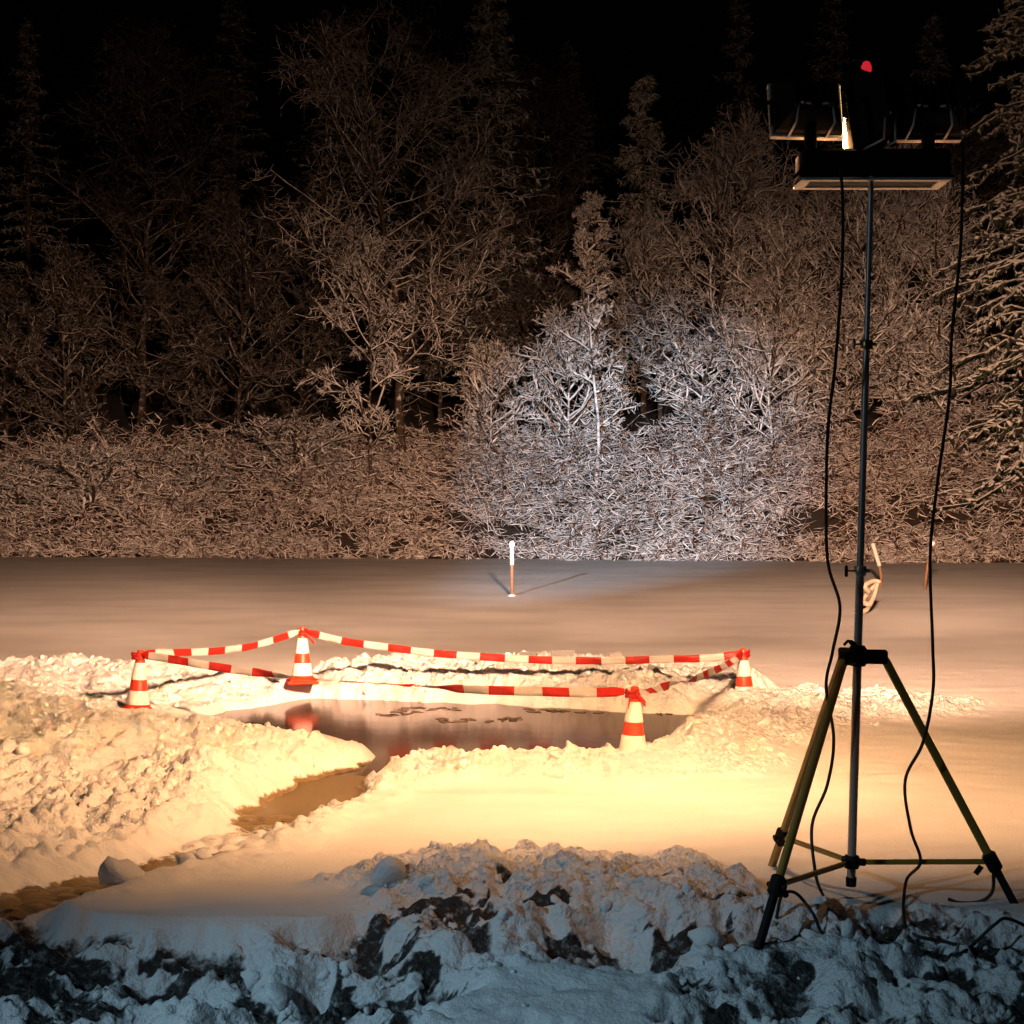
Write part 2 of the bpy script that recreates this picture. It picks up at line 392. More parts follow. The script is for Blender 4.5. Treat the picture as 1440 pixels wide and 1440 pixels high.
for (x, y, a, b, r, dp) in ((505, 1312, .10, .20, .5, .20), (225, 1372, .13, .30, 1.4, .2), (60, 1298, .10, .3, 1.2, .16), (590, 1390, .10, .30, 1.5, .2), (320, 1340, .08, .2, .9, .16), (440, 1388, .07, .2, .3, .18), (880, 1330, .09, .28, .7, .2)):
    g = gf(x, y); DENTS.append((g[0], g[1], a, b, r, dp))

def fields(X, Y):
    wx = X + (fbm(X * 2.2, Y * 2.2, 31, 3) - .5) * .35; wy = Y + (fbm(X * 2.2 + 9, Y * 2.2, 32, 3) - .5) * .35
    hole = -sdpoly(HOLE, X + (fbm(X * 5, Y * 5, 33, 3) - .5) * .16, Y + (fbm(X * 5, Y * 5, 34, 3) - .5) * .22)   # positive outside
    ch, cu = sdline(CHAN, X + (fbm(X * 4, Y * 4, 35, 3) - .5) * .22, Y + (fbm(X * 4, Y * 4, 36, 3) - .5) * .22)
    pl = sstep(-.10, .55, sdpoly(PILE_L, wx, wy)); pb = sstep(-.10, .45, sdpoly(PILE_B, wx, wy))
    pr = sstep(-.12, .45, sdpoly(PILE_R, wx, wy)); pf = sstep(-.12, .25, sdpoly(PILE_F, wx, wy))
    pn = sstep(-.12, .22, sdpoly(PILE_N, wx, wy))
    return wx, wy, hole, ch, cu, pl, pb, pr, pf, pn

def lumps(X, Y):
    a1, a2, i1 = worley(X * 3.1 + (fbm(X * 6, Y * 6, 2) - .5) * .8, Y * 2.7 + (fbm(X * 6, Y * 6, 3) - .5) * .8, 11)
    b1, b2, i2 = worley(X * 8.3, Y * 7.7, 12); c1, c2, i3 = worley(X * 19, Y * 17, 13)
    big = np.sqrt(np.clip(1 - a1 * a1 * 1.2, 0, 1)) * (.35 + .9 * i1) * (.25 + .75 * sstep(0, .38, a2 - a1))
    mid = np.sqrt(np.clip(1 - b1 * b1 * 1.3, 0, 1)) * (.2 + .9 * i2) * (.15 + .85 * sstep(0, .42, b2 - b1))
    sml = np.sqrt(np.clip(1 - c1 * c1 * 1.3, 0, 1)) * (.1 + .9 * i3) * (.1 + .9 * sstep(0, .45, c2 - c1))
    return big, mid, sml

def height(X, Y, full=False):
    shp = X.shape
    z = (fbm(X * 2.6, Y * 4.2, 9, 3) - .5) * .022 * sstep(24, 14, Y) + (fbm(X * .35, Y * .25, 4, 4) - .5) * .05 + (fbm(X * 1.4, Y * .9, 8, 3) - .5) * .018
    wet = np.zeros(shp); trod_shade = np.zeros(shp); dens = np.zeros(shp)
    near = (Y < 20.5) & (np.abs(X) < 9.5)
    x = X[near]; y = Y[near]
    if len(x):
        wx, wy, hole, ch, cu, pl, pb, pr, pf, pn = fields(x, y)
        big, mid, sml = lumps(x, y)
        L = .55 * big + .30 * mid + .15 * sml
        zz = z[near]
        f3 = fbm(x * 1.1, y * 1.1, 41, 3)
        fine = (fbm(x * 8, y * 8, 43, 5, .6) - .5) * .085 + np.abs(fbm(x * 24, y * 24, 44, 3) - .5) * .035
        shelf = .22 + .78 * sstep(.02, .55, hole)
        pm = np.clip(pl + pb + pr + pf + pn, 0, 1)
        shelf2 = .2 + .8 * sstep(.05, 1.2, hole)
        zz += shelf * (shelf2 * pl * (.0 + .30 * np.clip(f3 - .3, 0, 1) + .12 * (.5 * big + .34 * mid + .16 * sml)) + pb * (.10 + .12 * f3 + .16 * L) + pr * (.02 + .12 * L) + pf * (.01 + .085 * L)) + pm * fine * (.5 + f3)
        # bank under the photographer, trodden
        fg = sstep(-.10, .12, sdpoly([gf(*p) for p in [(-900, 1262), (-100, 1268), (60, 1262), (120, 1300), (300, 1318), (470, 1292), (560, 1258), (800, 1236), (1000, 1240), (1110, 1282), (1300, 1280), (1500, 1290), (2300, 1290), (3000, 3200), (-1600, 3200)]], x + (fbm(x * 3, y * 3, 51, 3) - .5) * .25, y + (fbm(x * 3, y * 3, 52, 3) - .5) * .3))
        smooth_patch = sstep(.08, -.06, -sdpoly([gf(*p) for p in [(150, 1240), (330, 1195), (520, 1195), (560, 1240), (480, 1290), (260, 1310), (90, 1292)]], x, y)) 
        smooth2 = sstep(.07, -.05, -sdpoly([gf(*p) for p in [(610, 1420), (680, 1370), (880, 1355), (960, 1410), (900, 1480), (640, 1480)]], x, y))
        calm = np.clip(1 - smooth_patch - .85 * smooth2, 0, 1)
        q1 = x + (fbm(x * 5, y * 5, 161, 4) - .5) * .3; q2 = y + (fbm(x * 5, y * 5, 162, 4) - .5) * .3
        crust = fbm(q1 * 5.0, q2 * 7.5, 62, 4, .6)
        plate = sstep(.41, .55, crust)
        crum = (fbm(q1 * 8, q2 * 10, 63, 5, .64) - .5) * .10 + np.abs(fbm(x * 22, y * 22, 163, 3) - .5) * .05
        ter = sstep(.54, .64, crust) * .04
        zf = -.025 + plate * (.05 + ter + .03 * (L - .35)) + crum * (.35 + .5 * plate) + .06 * (fbm(x * .9, y * .9, 64, 2) - .5)
        zz += fg * (calm * zf + (1 - calm) * (.04 + .09 * (fbm(x * 1.2 + 3, y * 4.5, 66, 3) - .5)))
        trod_shade[near] = fg * calm * (1 - sstep(.37, .45, crust + (fbm(x * 18, y * 18, 165, 2) - .5) * .06)) * .95  # low crust darkened in colour: dirt and hollow shade
        dent = np.zeros(len(x))
        for (dx, dy, a, b, r, dp) in DENTS:
            m = (np.abs(x - dx) < .7) & (np.abs(y - dy) < .7)
            if not m.any(): continue
            qx = x[m] - dx; qy = y[m] - dy; cr, sr = math.cos(r), math.sin(r)
            e = np.hypot((qx * cr + qy * sr) / a, (-qx * sr + qy * cr) / b) + (fbm(x[m] * 9, y[m] * 9, 71, 3) - .5) * .8
            k = fg[m] * calm[m]
            dent[m] = np.maximum(dent[m], .7 * k * dp * sstep(1.35, .35, e))
            t = trod_shade[near]; t[m] = np.maximum(t[m], k * sstep(.9, .4, e) * (dp > .08) * .9); trod_shade[near] = t
        zz -= dent
        dirt_shade = sstep(7.2, 6.9, y) * sstep(.515, .645, fbm(q1 * 4.8 + 7, q2 * 8.0, 167, 5, .62)) * .93  # dark patches: dirt and shadowed hollows painted into the snow colour
        trod_shade[near] = np.maximum(trod_shade[near], fg * calm * dirt_shade); zz -= fg * calm * dirt_shade * .055
        zz -= SLOPE * np.clip(EDGE - y, 0, 2.2)
        zz += pn * (.02 + .10 * L * (.4 + 1.1 * f3))
        # rims of the pool and the channel, then the cuts themselves
        cw = np.interp(cu, [0, 1, 2, 3, 4, 5, 6, 7, 8], [.16, .15, .21, .27, .14, .15, .17, .20, .22])
        cdeep = np.interp(cu, [0, .6, 1.5, 3, 3.6, 4.2, 5, 8], [-.09, -.055, -.044, -.044, -.03, .0, -.03, -.035])
        zz += .05 * np.exp(-((ch - cw - .2) / .13) ** 2) * (.3 + L) + .025 * np.exp(-((hole - .2) / .14) ** 2) * (.3 + L)
        cut = sstep(-.02, .13, ch - cw)
        zz = cut * zz + (1 - cut) * (cdeep + .03 * (mid - .5) * (cu > 3.3))
        ct = sstep(.0, .055, hole); zz = ct * zz + (1 - ct) * (-.13)
        wet[near] = np.maximum((1 - sstep(-.05, .09, ch - cw)) * np.interp(cu, [0, 1.5, 3, 3.8, 4.3, 5.2, 8], [.9, 1.4, 1.35, .55, .4, .8, .9]) * (.6 + .7 * fbm(x * 6, y * 6, 81, 3)), (1 - sstep(.02, .06, hole)) * .8)
        for (cx, cy, D) in CONES.values():
            p = px(cx, cy, D); lim = p[2] - CONE_H + {'left': .03, 'back': .03, 'right': .14, 'front': .09}[[k for k, v in CONES.items() if v[0] == cx][0]]
            k = sstep(.42, .14, np.hypot(x - p[0], y - p[1])) * (hole > .05)
            zz = zz * (1 - k) + k * (lim + .03 * (mid - .4))
        # level under the tripod feet
        for (tx, ty) in ((2.27, 7.10), (1.05, 6.68), (1.24, 7.88)):
            k = sstep(.35, .06, np.hypot(x - tx, y - ty)); zz = zz * (1 - k) + k * (.02 - SLOPE * max(0, EDGE - ty))
        z[near] = zz
        dens[near] = np.clip(np.maximum.reduce([pl * .5, pb * .8, pr * 1.1, pf * 1.3, pn * .8, fg * calm * .5]) * sstep(.03, .12, hole) * sstep(.0, .1, ch - cw), 0, 1.2)
    if full: return z, wet, trod_shade, dens
    return z

def shore_y(X): return 56.6 - .21 * np.clip(X, -40, 40) + 0.5 * np.sin(X * .21 + 1) + .25 * np.sin(X * .9)
def bank_z(X, Y):
    s = Y - shore_y(X)
    return np.interp(s, [-5, 0, 1, 7, 14, 40, 120], [-.4, -.02, .4, 3.5, 5.2, 9, 30]) + (fbm(X * .4, Y * .4, 91, 3) - .5) * .7 * sstep(.5, 3, s)

# snow-covered ice of the lake with the bank in front: one sheet
xs = np.concatenate([np.linspace(-90, -9.5, 60)[:-1], np.linspace(-9.5, -5.8, 40)[:-1], np.arange(-5.8, -2.6, .037), np.arange(-2.6, 2.6, .0195), np.arange(2.6, 5.2, .038), np.linspace(5.2, 9.5, 40), np.linspace(9.5, 90, 60)[1:]])
ys = np.concatenate([np.linspace(-12, 4.2, 40)[:-1], np.arange(4.2, 5.9, .04), np.arange(5.9, 8.6, .0125), np.arange(8.6, 18.6, .029), np.linspace(18.6, 30, 60)[1:], np.linspace(30, 64, 70)[1:]])
XX, YY = np.meshgrid(xs, ys)
ZZ, WET, TROD_SHADE, DENS = height(XX, YY, True)
BROK = DENS * 1.3
def talus(Z, tmax, n):
    """snow does not stand steeper than tmax"""
    dx = np.diff(xs)[None]; dy = np.diff(ys)[:, None]
    for _ in range(n):
        Z[:, 1:] = np.minimum(Z[:, 1:], Z[:, :-1] + dx * tmax[:, 1:]); Z[:, :-1] = np.minimum(Z[:, :-1], Z[:, 1:] + dx * tmax[:, :-1])
        Z[1:] = np.minimum(Z[1:], Z[:-1] + dy * tmax[1:]); Z[:-1] = np.minimum(Z[:-1], Z[1:] + dy * tmax[:-1])
    return Z
ZZ = talus(ZZ, .62 + .75 * fbm(XX * 7, YY * 7, 301, 3), 14)
nr = (YY > 5.8) & (YY < 18.7) & (np.abs(XX) < 6.5) & (DENS > .02)
px_, py_ = XX[nr], YY[nr]; wv1, wv2, wvi = worley(px_ * 11 + (fbm(px_ * 20, py_ * 20, 401, 2) - .5) * .8, py_ * 11, 402)
cr = (fbm(px_ * 17, py_ * 17, 403, 4, .65) - .5) * .050 + np.sqrt(np.clip(1 - wv1 * wv1 * 1.5, 0, 1)) * wvi ** 2 * .045 * sstep(0, .3, wv2 - wv1)
ZZ[nr] += cr * np.clip(DENS[nr] * 1.8, 0, 1); ZZ = talus(ZZ, np.full(XX.shape, 1.7), 3)
def grid_z(x, y):
    x = np.asarray(x, float); y = np.asarray(y, float)
    i = np.clip(np.searchsorted(xs, x) - 1, 0, len(xs) - 2); j = np.clip(np.searchsorted(ys, y) - 1, 0, len(ys) - 2)
    u = (x - xs[i]) / (xs[i + 1] - xs[i]); v = (y - ys[j]) / (ys[j + 1] - ys[j])
    return (ZZ[j, i] * (1 - u) + ZZ[j, i + 1] * u) * (1 - v) + (ZZ[j + 1, i] * (1 - u) + ZZ[j + 1, i + 1] * u) * v
V = np.stack([XX, YY, ZZ], -1).reshape(-1, 3)
nx, ny = len(xs), len(ys)
i = np.arange(ny - 1)[:, None] * nx; j = np.arange(nx - 1)[None]
Q = np.stack([i + j, i + j + 1, i + nx + j + 1, i + nx + j], -1).reshape(-1, 4)
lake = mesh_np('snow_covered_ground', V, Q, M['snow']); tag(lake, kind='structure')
for nm, arr in (('wet', WET), ('trodden', TROD_SHADE), ('broken', np.clip(BROK, 0, 1) * .9)):
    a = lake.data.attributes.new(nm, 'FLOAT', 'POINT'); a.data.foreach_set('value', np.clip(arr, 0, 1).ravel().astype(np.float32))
def ground_at(x, y): return float(grid_z(x, y))

# open water in the sawn hole and the channel: a sheet that shows only where the snow is cut below it
wx0, wx1, wy0, wy1 = -3.2, 2.2, 8.8, 16.2
Vw = [[wx0, wy0, WATER_Z], [wx1, wy0, WATER_Z], [wx1, wy1, WATER_Z], [wx0, wy1, WATER_Z]]
tag(mesh_np('water', Vw, np.array([[0, 1, 2, 3]]), M['water'], False), kind='structure')

# far bank and the dark ground of the wood
bx = np.linspace(-75, 75, 160); by = np.concatenate([np.linspace(42, 75, 110), np.linspace(76, 170, 40)])
BX, BY = np.meshgrid(bx, by); BZ = bank_z(BX, BY)
nx2 = len(bx); i = np.arange(len(by) - 1)[:, None] * nx2; j = np.arange(nx2 - 1)[None]
tag(mesh_np('far_bank', np.stack([BX, BY, BZ], -1).reshape(-1, 3), np.stack([i + j, i + j + 1, i + nx2 + j + 1, i + nx2 + j], -1).reshape(-1, 4), M['soil']), kind='structure')

# ------------------------------------------------------------------ snow rubble (nobody could count it)
def icos(n):
    import bmesh
    bm = bmesh.new(); bmesh.ops.create_icosphere(bm, subdivisions=n, radius=1)
    v = np.array([p.co[:] for p in bm.verts]); f = np.array([[q.index for q in p.verts] for p in bm.faces]); bm.free(); return v, f
IV, IF = icos(2)
def lump_shape(rng, sharp=.5):
    v = IV.copy()
    for k in range(7):
        n = rng.normal(size=3); n /= np.linalg.norm(n); d = .45 + .45 * rng.random()
        t = v @ n; v -= np.where(t > d, (t - d) * sharp, 0)[:, None] * n
    return v * (1 + .13 * rng.normal(size=(len(v), 1)))
def random_rots(rng, n):
    q = rng.normal(size=(n, 4)); q /= np.linalg.norm(q, axis=1)[:, None]; a, b, c, d = q.T
    return np.stack([np.stack([1 - 2 * (c * c + d * d), 2 * (b * c - a * d), 2 * (b * d + a * c)], -1),
                     np.stack([2 * (b * c + a * d), 1 - 2 * (b * b + d * d), 2 * (c * d - a * b)], -1),
                     np.stack([2 * (b * d - a * c), 2 * (c * d + a * b), 1 - 2 * (b * b + c * c)], -1)], 1)
rng = np.random.default_rng(21)
shapes = np.stack([lump_shape(rng, .85) for _ in range(24)])
N = 60000
cx = rng.uniform(-6.5, 5.5, N); cy = 4.6 + (rng.random(N) ** .8) * 13.5
keep = np.abs(cx) < cy * .36 + .6
cx, cy = cx[keep], cy[keep]
_, _, _, cd = height(cx, cy, True); cz = grid_z(cx, cy)
clump = sstep(.35, .75, fbm(cx * 1.6, cy * 1.6, 17, 3))
keep = rng.random(len(cx)) < cd * (.05 + .30 * clump)
cx, cy, cz = cx[keep], cy[keep], cz[keep]
n = min(len(cx), 3400); cx, cy, cz = cx[:n], cy[:n], cz[:n]
sz = .009 + .030 * rng.random(n) ** 3 + .025 * (rng.random(n) < .03)
sc = sz[:, None] * rng.uniform(.7, 1.35, (n, 3))
VV = shapes[rng.integers(0, 24, n)] * sc[:, None, :]
VV = np.einsum('nij,nkj->nki', random_rots(rng, n), VV) + np.stack([cx, cy, cz + sz * .0], -1)[:, None, :]
FF = (IF[None] + (np.arange(n) * len(IV))[:, None, None]).reshape(-1, 3)
rub = mesh_np('snow_rubble', VV.reshape(-1, 3), FF, M['chunk']); tag(rub, kind='stuff')

# single snow blocks that stand out
def block(name, x, y, size, seed, label, mat='chunk', squash=(1, 1, 1), D=None, yaw=0.0, cat='snow block'):
    g = gf(x, y); r = np.random.default_rng(seed)
    v = lump_shape(r, .95) * np.array(squash) * size; c, s = math.cos(yaw), math.sin(yaw)
    v = np.stack([v[:, 0] * c - v[:, 1] * s, v[:, 0] * s + v[:, 1] * c, v[:, 2]], -1)
    o = mesh_np(name, v, IF, M[mat]); o.location = (g[0], g[1], ground_at(*g) + size * squash[2] * .55)
    return tag(o, label, cat, 'loose snow blocks on the bank')
block('snow_block', 172, 1248, .115, 3, 'big pale rounded snow block beside the slushy channel, left foreground', squash=(1, .8, .8))
block('snow_block', 258, 1222, .06, 4, 'small snow block on the channel edge just right of the big pale block', squash=(1, .8, .8))
block('snow_block', 284, 1208, .05, 9, 'smallest snow lump on the channel edge at the far end of the row', squash=(1, .8, .9))
block('snow_block', 545, 1258, .085, 6, 'upright snow block at the near end of the lumpy ridge, beside the smooth snow', squash=(1, .7, .9))
block('snow_block', 990, 1330, .075, 7, 'blue grey snow block in the trodden snow left of the tripod foot', squash=(1.1, .8, .8))

# dark ice flakes floating on the water; grey slabs in the heap stand in for broken tape shadow
fl = MB(); rr = np.random.default_rng(8)
for (x, y, w_, n_) in ((600, 998, 45, 14), (690, 1012, 40, 12), (790, 1000, 60, 10), (640, 1014, 26, 8), (930, 1003, 30, 6), (560, 1004, 30, 8)):
    for k in range(n_):
        g = gp(x + rr.uniform(-1, 1) * w_, y + rr.uniform(-3, 3), WATER_Z); m_ = 6; a = np.sort(rr.random(m_)) * 6.28
        r_ = rr.uniform(.012, .05, m_); v = np.stack([g[0] + r_ * np.cos(a) * 1.5, g[1] + r_ * np.sin(a) * 1.6, np.full(m_, WATER_Z + .005)], -1)
        v = np.vstack([v, v - [0, 0, .01]])
        fl.add(v, [[q, (q + 1) % m_, m_ + (q + 1) % m_, m_ + q] for q in range(m_)], [[0, q, q + 1] for q in range(1, m_ - 1)])
tag(fl.build('floating_ice', M['darkice']), kind='stuff')
slabs = MB()
for (x, y, D, w_) in ((792, 947, 16.2, .24), (805, 952, 16.0, .16), (855, 962, 15.6, .2), (868, 964, 15.5, .12), (893, 955, 15.8, .18), (922, 964, 15.4, .16), (742, 948, 16.3, .18), (706, 945, 16.4, .14), (658, 950, 16.2, .12), (598, 926, 16.8, .12), (1010, 966, 15.2, .28), (650, 930, 16.7, .1)):
    p = px(x, y, D); zz = ground_at(p[0], p[1])
    R_ = rot_to((rr.uniform(-.5, .5), 1, rr.uniform(-.3, .9)))
    slabs.box((p[0], p[1], zz + .02), (w_, .16, .035), R_ @ np.array(Matrix.Rotation(rr.uniform(-.3, .3), 3, 'Y')), .008)
tag(slabs.build('tape_shadow_slabs', M['ice']), kind='stuff')

# ------------------------------------------------------------------ vegetation
def tubes(P, R, sides):
    """P (m,n,3) centre lines, R (m,n) radii -> vertices and quads"""
    m, n, _ = P.shape
    t = np.gradient(P, axis=1); t /= np.linalg.norm(t, axis=2)[..., None] + 1e-9
    ref = np.where(np.abs(t[..., 2:3]) > .85, np.array([1.0, 0, 0]), np.array([0, 0, 1.0]))
    u = np.cross(t, ref); u /= np.linalg.norm(u, axis=2)[..., None] + 1e-9; v = np.cross(t, u)
    a = np.arange(sides) / sides * 2 * np.pi + .5
    V = P[:, :, None] + R[:, :, None, None] * (np.cos(a)[:, None] * u[:, :, None] + np.sin(a)[:, None] * v[:, :, None])
    base = (np.arange(m) * n * sides)[:, None, None]; i = (np.arange(n - 1) * sides)[None, :, None]; j = np.arange(sides)[None, None]; jn = (j + 1) % sides
    Q = np.stack([base + i + j, base + i + sides + j, base + i + sides + jn, base + i + jn], -1).reshape(-1, 4)
    return V.reshape(-1, 3), Q
def merge(parts):
    V = []; Q = []; n = 0
    for v, q in parts: V.append(v); Q.append(q + n); n += len(v)
    return np.concatenate(V), np.concatenate(Q)
def unit(a): return a / (np.linalg.norm(a, axis=-1, keepdims=True) + 1e-9)
def sprout(rng, P, R, per, lo, hi, length, spread, rise, wig, n=5, thin=.55, tip=.25, taper_len=True):
    """children along each centre line of P (m,n,3): returns new centre lines and radii"""
    m, k, _ = P.shape; N_ = m * per
    par = np.repeat(np.arange(m), per); u = rng.uniform(lo, hi, N_) * (k - 1) ; i0 = np.clip(u.astype(int), 0, k - 2); f = (u - i0)[:, None]
    start = P[par, i0] * (1 - f) + P[par, i0 + 1] * f
    r0 = (R[par, i0] * (1 - f[:, 0]) + R[par, i0 + 1] * f[:, 0]) * thin
    t = unit(P[par, i0 + 1] - P[par, i0])
    d = unit(t * (1 - spread) + spread * unit(rng.normal(size=(N_, 3))) * 1.25 + np.array([0, 0, rise]))
    L = length * rng.uniform(.6, 1.25, N_)
    if taper_len: L *= (1.15 - .65 * u / (k - 1))
    out = np.zeros((N_, n, 3)); out[:, 0] = start; cur = d
    for q in range(1, n):
        cur = unit(cur + wig * rng.normal(size=(N_, 3)) + np.array([0, 0, rise * .15]))
        out[:, q] = out[:, q - 1] + cur * (L / (n - 1))[:, None]
    Rn = r0[:, None] * np.linspace(1, tip, n)[None]
    return out, Rn

def limb_set(r, P0, R0, limbs, low, crown_r, rise):
    n = P0.shape[1]; u = low + (.98 - low) * (np.arange(limbs) + r.random(limbs)) / limbs; f = u * (n - 1)
    st = np.stack([np.interp(f, np.arange(n), P0[0, :, q]) for q in range(3)], -1); r0 = np.interp(f, np.arange(n), R0[0])
    az = np.arange(limbs) * 2.4 + r.uniform(-.5, .5, limbs); v = (u - low) / (1 - low)
    el = np.radians(12 + 50 * rise / .4 * (.35 + .5 * v) + r.uniform(-10, 12, limbs)); L = crown_r * np.interp(v, [0, .15, .4, .75, 1], [.75, 1.05, 1.2, .85, .3]) * r.uniform(.75, 1.15, limbs)
    d = np.stack([np.cos(az) * np.cos(el), np.sin(az) * np.cos(el), np.sin(el)], -1); k = 8; P = np.zeros((limbs, k, 3)); P[:, 0] = st
    for q in range(1, k):
        d = unit(d + r.normal(size=d.shape) * .12 + np.array([0, 0, .05])); P[:, q] = P[:, q - 1] + d * (L / (k - 1))[:, None]
    return P, (r0 * .5)[:, None] * np.linspace(1, .25, k)[None]

def broad_tree(name, base, H, crown_r, seed, label, cat='tree', lean=(0, 0), low=.25, limbs=16, sub=6, tw=6, fine=5, rise=.35, mats=('bark', 'twig'), twig_r=.028, group=None, trunk_r=None, kids=True):
    r = np.random.default_rng(seed); root = empty(name, base, label, cat, group)
    n = 12; zt = np.linspace(0, 1, n); P0 = np.zeros((1, n, 3)); P0[0, :, 2] = zt * H
    wig = np.cumsum(r.normal(size=(n, 2)) * .02 * H, 0) * np.linspace(.3, 1, n)[:, None] * .5
    P0[0, :, 0] = wig[:, 0] - wig[0, 0] + lean[0] * zt ** 1.3; P0[0, :, 1] = wig[:, 1] - wig[0, 1] + lean[1] * zt
    tr = trunk_r or H * .011; R0 = (tr * (1 - zt * .88))[None]
    P1, R1 = limb_set(r, P0, R0, limbs, low, crown_r, rise)
    P2, R2 = sprout(r, P1, R1, sub, .2, 1, crown_r * .50, .5, rise * .5, .22, 6, .6)
    R2 = np.maximum(R2, twig_r * .9)
    P3, R3 = sprout(r, P2, R2, tw, .1, 1, crown_r * .26, .55, .12, .3, 4, .75); R3 = np.maximum(R3, twig_r * .8 * np.linspace(1, .5, 4)[None])
    P4, R4 = sprout(r, P3, R3, fine, .15, 1, crown_r * .13, .6, .02, .35, 3, .8); R4 = np.maximum(R4, twig_r * .75 * np.linspace(1, .45, 3)[None])
    mesh_np('trunk', *tubes(P0, R0, 8), M[mats[0]], True, root)
    mesh_np('limbs', *merge([tubes(P1, np.maximum(R1, twig_r * 1.7), 4), tubes(P2, np.maximum(R2, twig_r * 1.3), 4)]), M['limb' if mats[0] == 'bark' else mats[0]], True, root)
    cr = mesh_np('crown', *merge([tubes(P3, R3, 3), tubes(P4, R4, 3)]), M[mats[1]], True, root)
    return root

def spruce(name, base, H, rad, seed, label, whorls=26, per=7, twigs=16, droop=.35, mat='needle', pad=.05, group=None, low=.08, twl=.55, power=.85, jit=.02):
    r = np.random.default_rng(seed); root = empty(name, base, label, 'tree', group)
    n = 10; zt = np.linspace(0, 1, n); P0 = np.zeros((1, n, 3)); P0[0, :, 2] = zt * H
    mesh_np('trunk', *tubes(P0, (H * .010 * (1 - .93 * zt))[None], 7), M['bark'], True, root)
    m = whorls * per; zf = np.repeat(np.linspace(low, .985, whorls), per) + r.uniform(-jit, jit, m); zf = np.clip(zf, low, .99)
    az = r.random(m) * 2 * np.pi; L = rad * (1 - zf) ** power * r.uniform(.6, 1.2, m) + .12
    k = 6; s = np.linspace(0, 1, k); hd = np.stack([np.cos(az), np.sin(az)], -1)
    P1 = np.zeros((m, k, 3)); P1[:, :, :2] = hd[:, None] * (L[:, None] * s[None])[..., None]
    P1[:, :, 2] = (zf * H)[:, None] + L[:, None] * (.12 * s - droop * s ** 1.6 + .16 * s ** 4)[None] * r.uniform(.6, 1.4, (m, 1))
    P1 += r.normal(size=P1.shape) * .03 * L[:, None, None]
    R1 = np.full((m, 1), pad * .8) * np.linspace(1, .5, k)[None]
    P2, R2 = sprout(r, P1, R1, twigs, .12, 1, twl, .55, -.28, .22, 4, 1.0, .35); R2 = pad * r.uniform(.6, 1.4, (len(P2), 1)) * np.array([.7, 1.0, .8, .25])[None]
    P3, R3 = sprout(r, P2, R2, 2, .3, 1, twl * .45, .6, -.3, .2, 3, .8, .3)
    mesh_np('crown', *merge([tubes(P1, R1, 4), tubes(P2, R2, 4), tubes(P3, R3, 3)]), M[mat], True, root)
    return root
def copy_tree(o, loc, rz, scale, label=None):
    c = o.copy(); C.objects.link(c); c.location = loc; c.rotation_euler = (0, 0, rz); c.scale = scale
    if label: c['label'] = label
    for ch in o.children:
        d = ch.copy(); C.objects.link(d); d.parent = c
    return c
def stand(x, D):
    X = (x - 720) * D / F; return (X, D, float(bank_z(np.array([X]), np.array([float(D)]))[0]) - .15)
def Hto(y, D, base): return EYE + (716 - y) * D / F - base[2]

# the thicket along the shore: arching snow-laden stems, far too many to count
def thicket():
    r = np.random.default_rng(33); parts = []
    nb = 520; X = r.uniform(-21, 19, nb); s = np.where(r.random(nb) < .16, r.uniform(-.5, .3, nb), r.uniform(0, 8.5, nb))
    prof = np.interp(X, [-20, -15, -11, -8, -6, -4, -3.2, -2, 0, 2, 3.5, 5, 6, 8.5, 11, 14, 19], [1.0, 1.1, .95, 1.0, 1.05, .55, .9, 1.15, 1.2, 1.35, 1.25, .95, .9, 1.3, 1.05, .95, .95])
    Y = shore_y(X) + s; Z = bank_z(X, Y)
    rad = r.uniform(.8, 1.45, nb) * np.clip(.5 + s * .25, .42, 1.0); hgt = rad * r.uniform(1.0, 1.9, nb) * prof
    ns = 9; c = np.stack([X, Y, Z], -1); m = nb * ns
    b = np.repeat(c, ns, 0) + r.normal(size=(m, 3)) * np.array([.45, .35, .05])
    out2 = unit(r.normal(size=(m, 2)) * np.array([1, .8]) + np.array([0, -.35])); lean = r.uniform(.25, 1.25, m)
    d = unit(np.concatenate([out2 * lean[:, None], np.ones((m, 1))], 1)); Ls = np.repeat(hgt * 1.25 + .25, ns) * r.uniform(.55, 1.15, m)
    k = 6; P = np.zeros((m, k, 3)); P[:, 0] = b
    for q in range(1, k):
        d = unit(d + r.normal(size=(m, 3)) * .14 + np.concatenate([out2 * .08, np.full((m, 1), -.13)], 1)); P[:, q] = P[:, q - 1] + d * (Ls / (k - 1))[:, None]
    R = np.full((m, 1), .018) * r.uniform(.7, 1.3, (m, 1)) * np.linspace(1.1, .55, k)[None]
    parts.append(tubes(P, R, 3))
    T, RT = sprout(r, P, R, 18, .12, 1, .46, .76, -.03, .26, 3, .9, .3, False); T[:, 1:, 2] = T[:, :1, 2] + (T[:, 1:, 2] - T[:, :1, 2]) * .65; RT = (.008 + .024 * r.random((len(T), 1)) ** 1.6) * np.array([.85, 1, .35])[None]
    gap = fbm(T[:, 1, 0] * 1.3 + T[:, 1, 1] * .5, T[:, 1, 2] * 2.0 + T[:, 1, 1] * .7, 205, 3); kp = r.random(len(T)) < sstep(.30, .52, gap) * .85 + .12; T = T[kp]; RT = RT[kp]
    parts.append(tubes(T, RT, 3))
    o = mesh_np('snowy_thicket', *merge(parts), M['thicket']); tag(o, kind='stuff')
thicket()

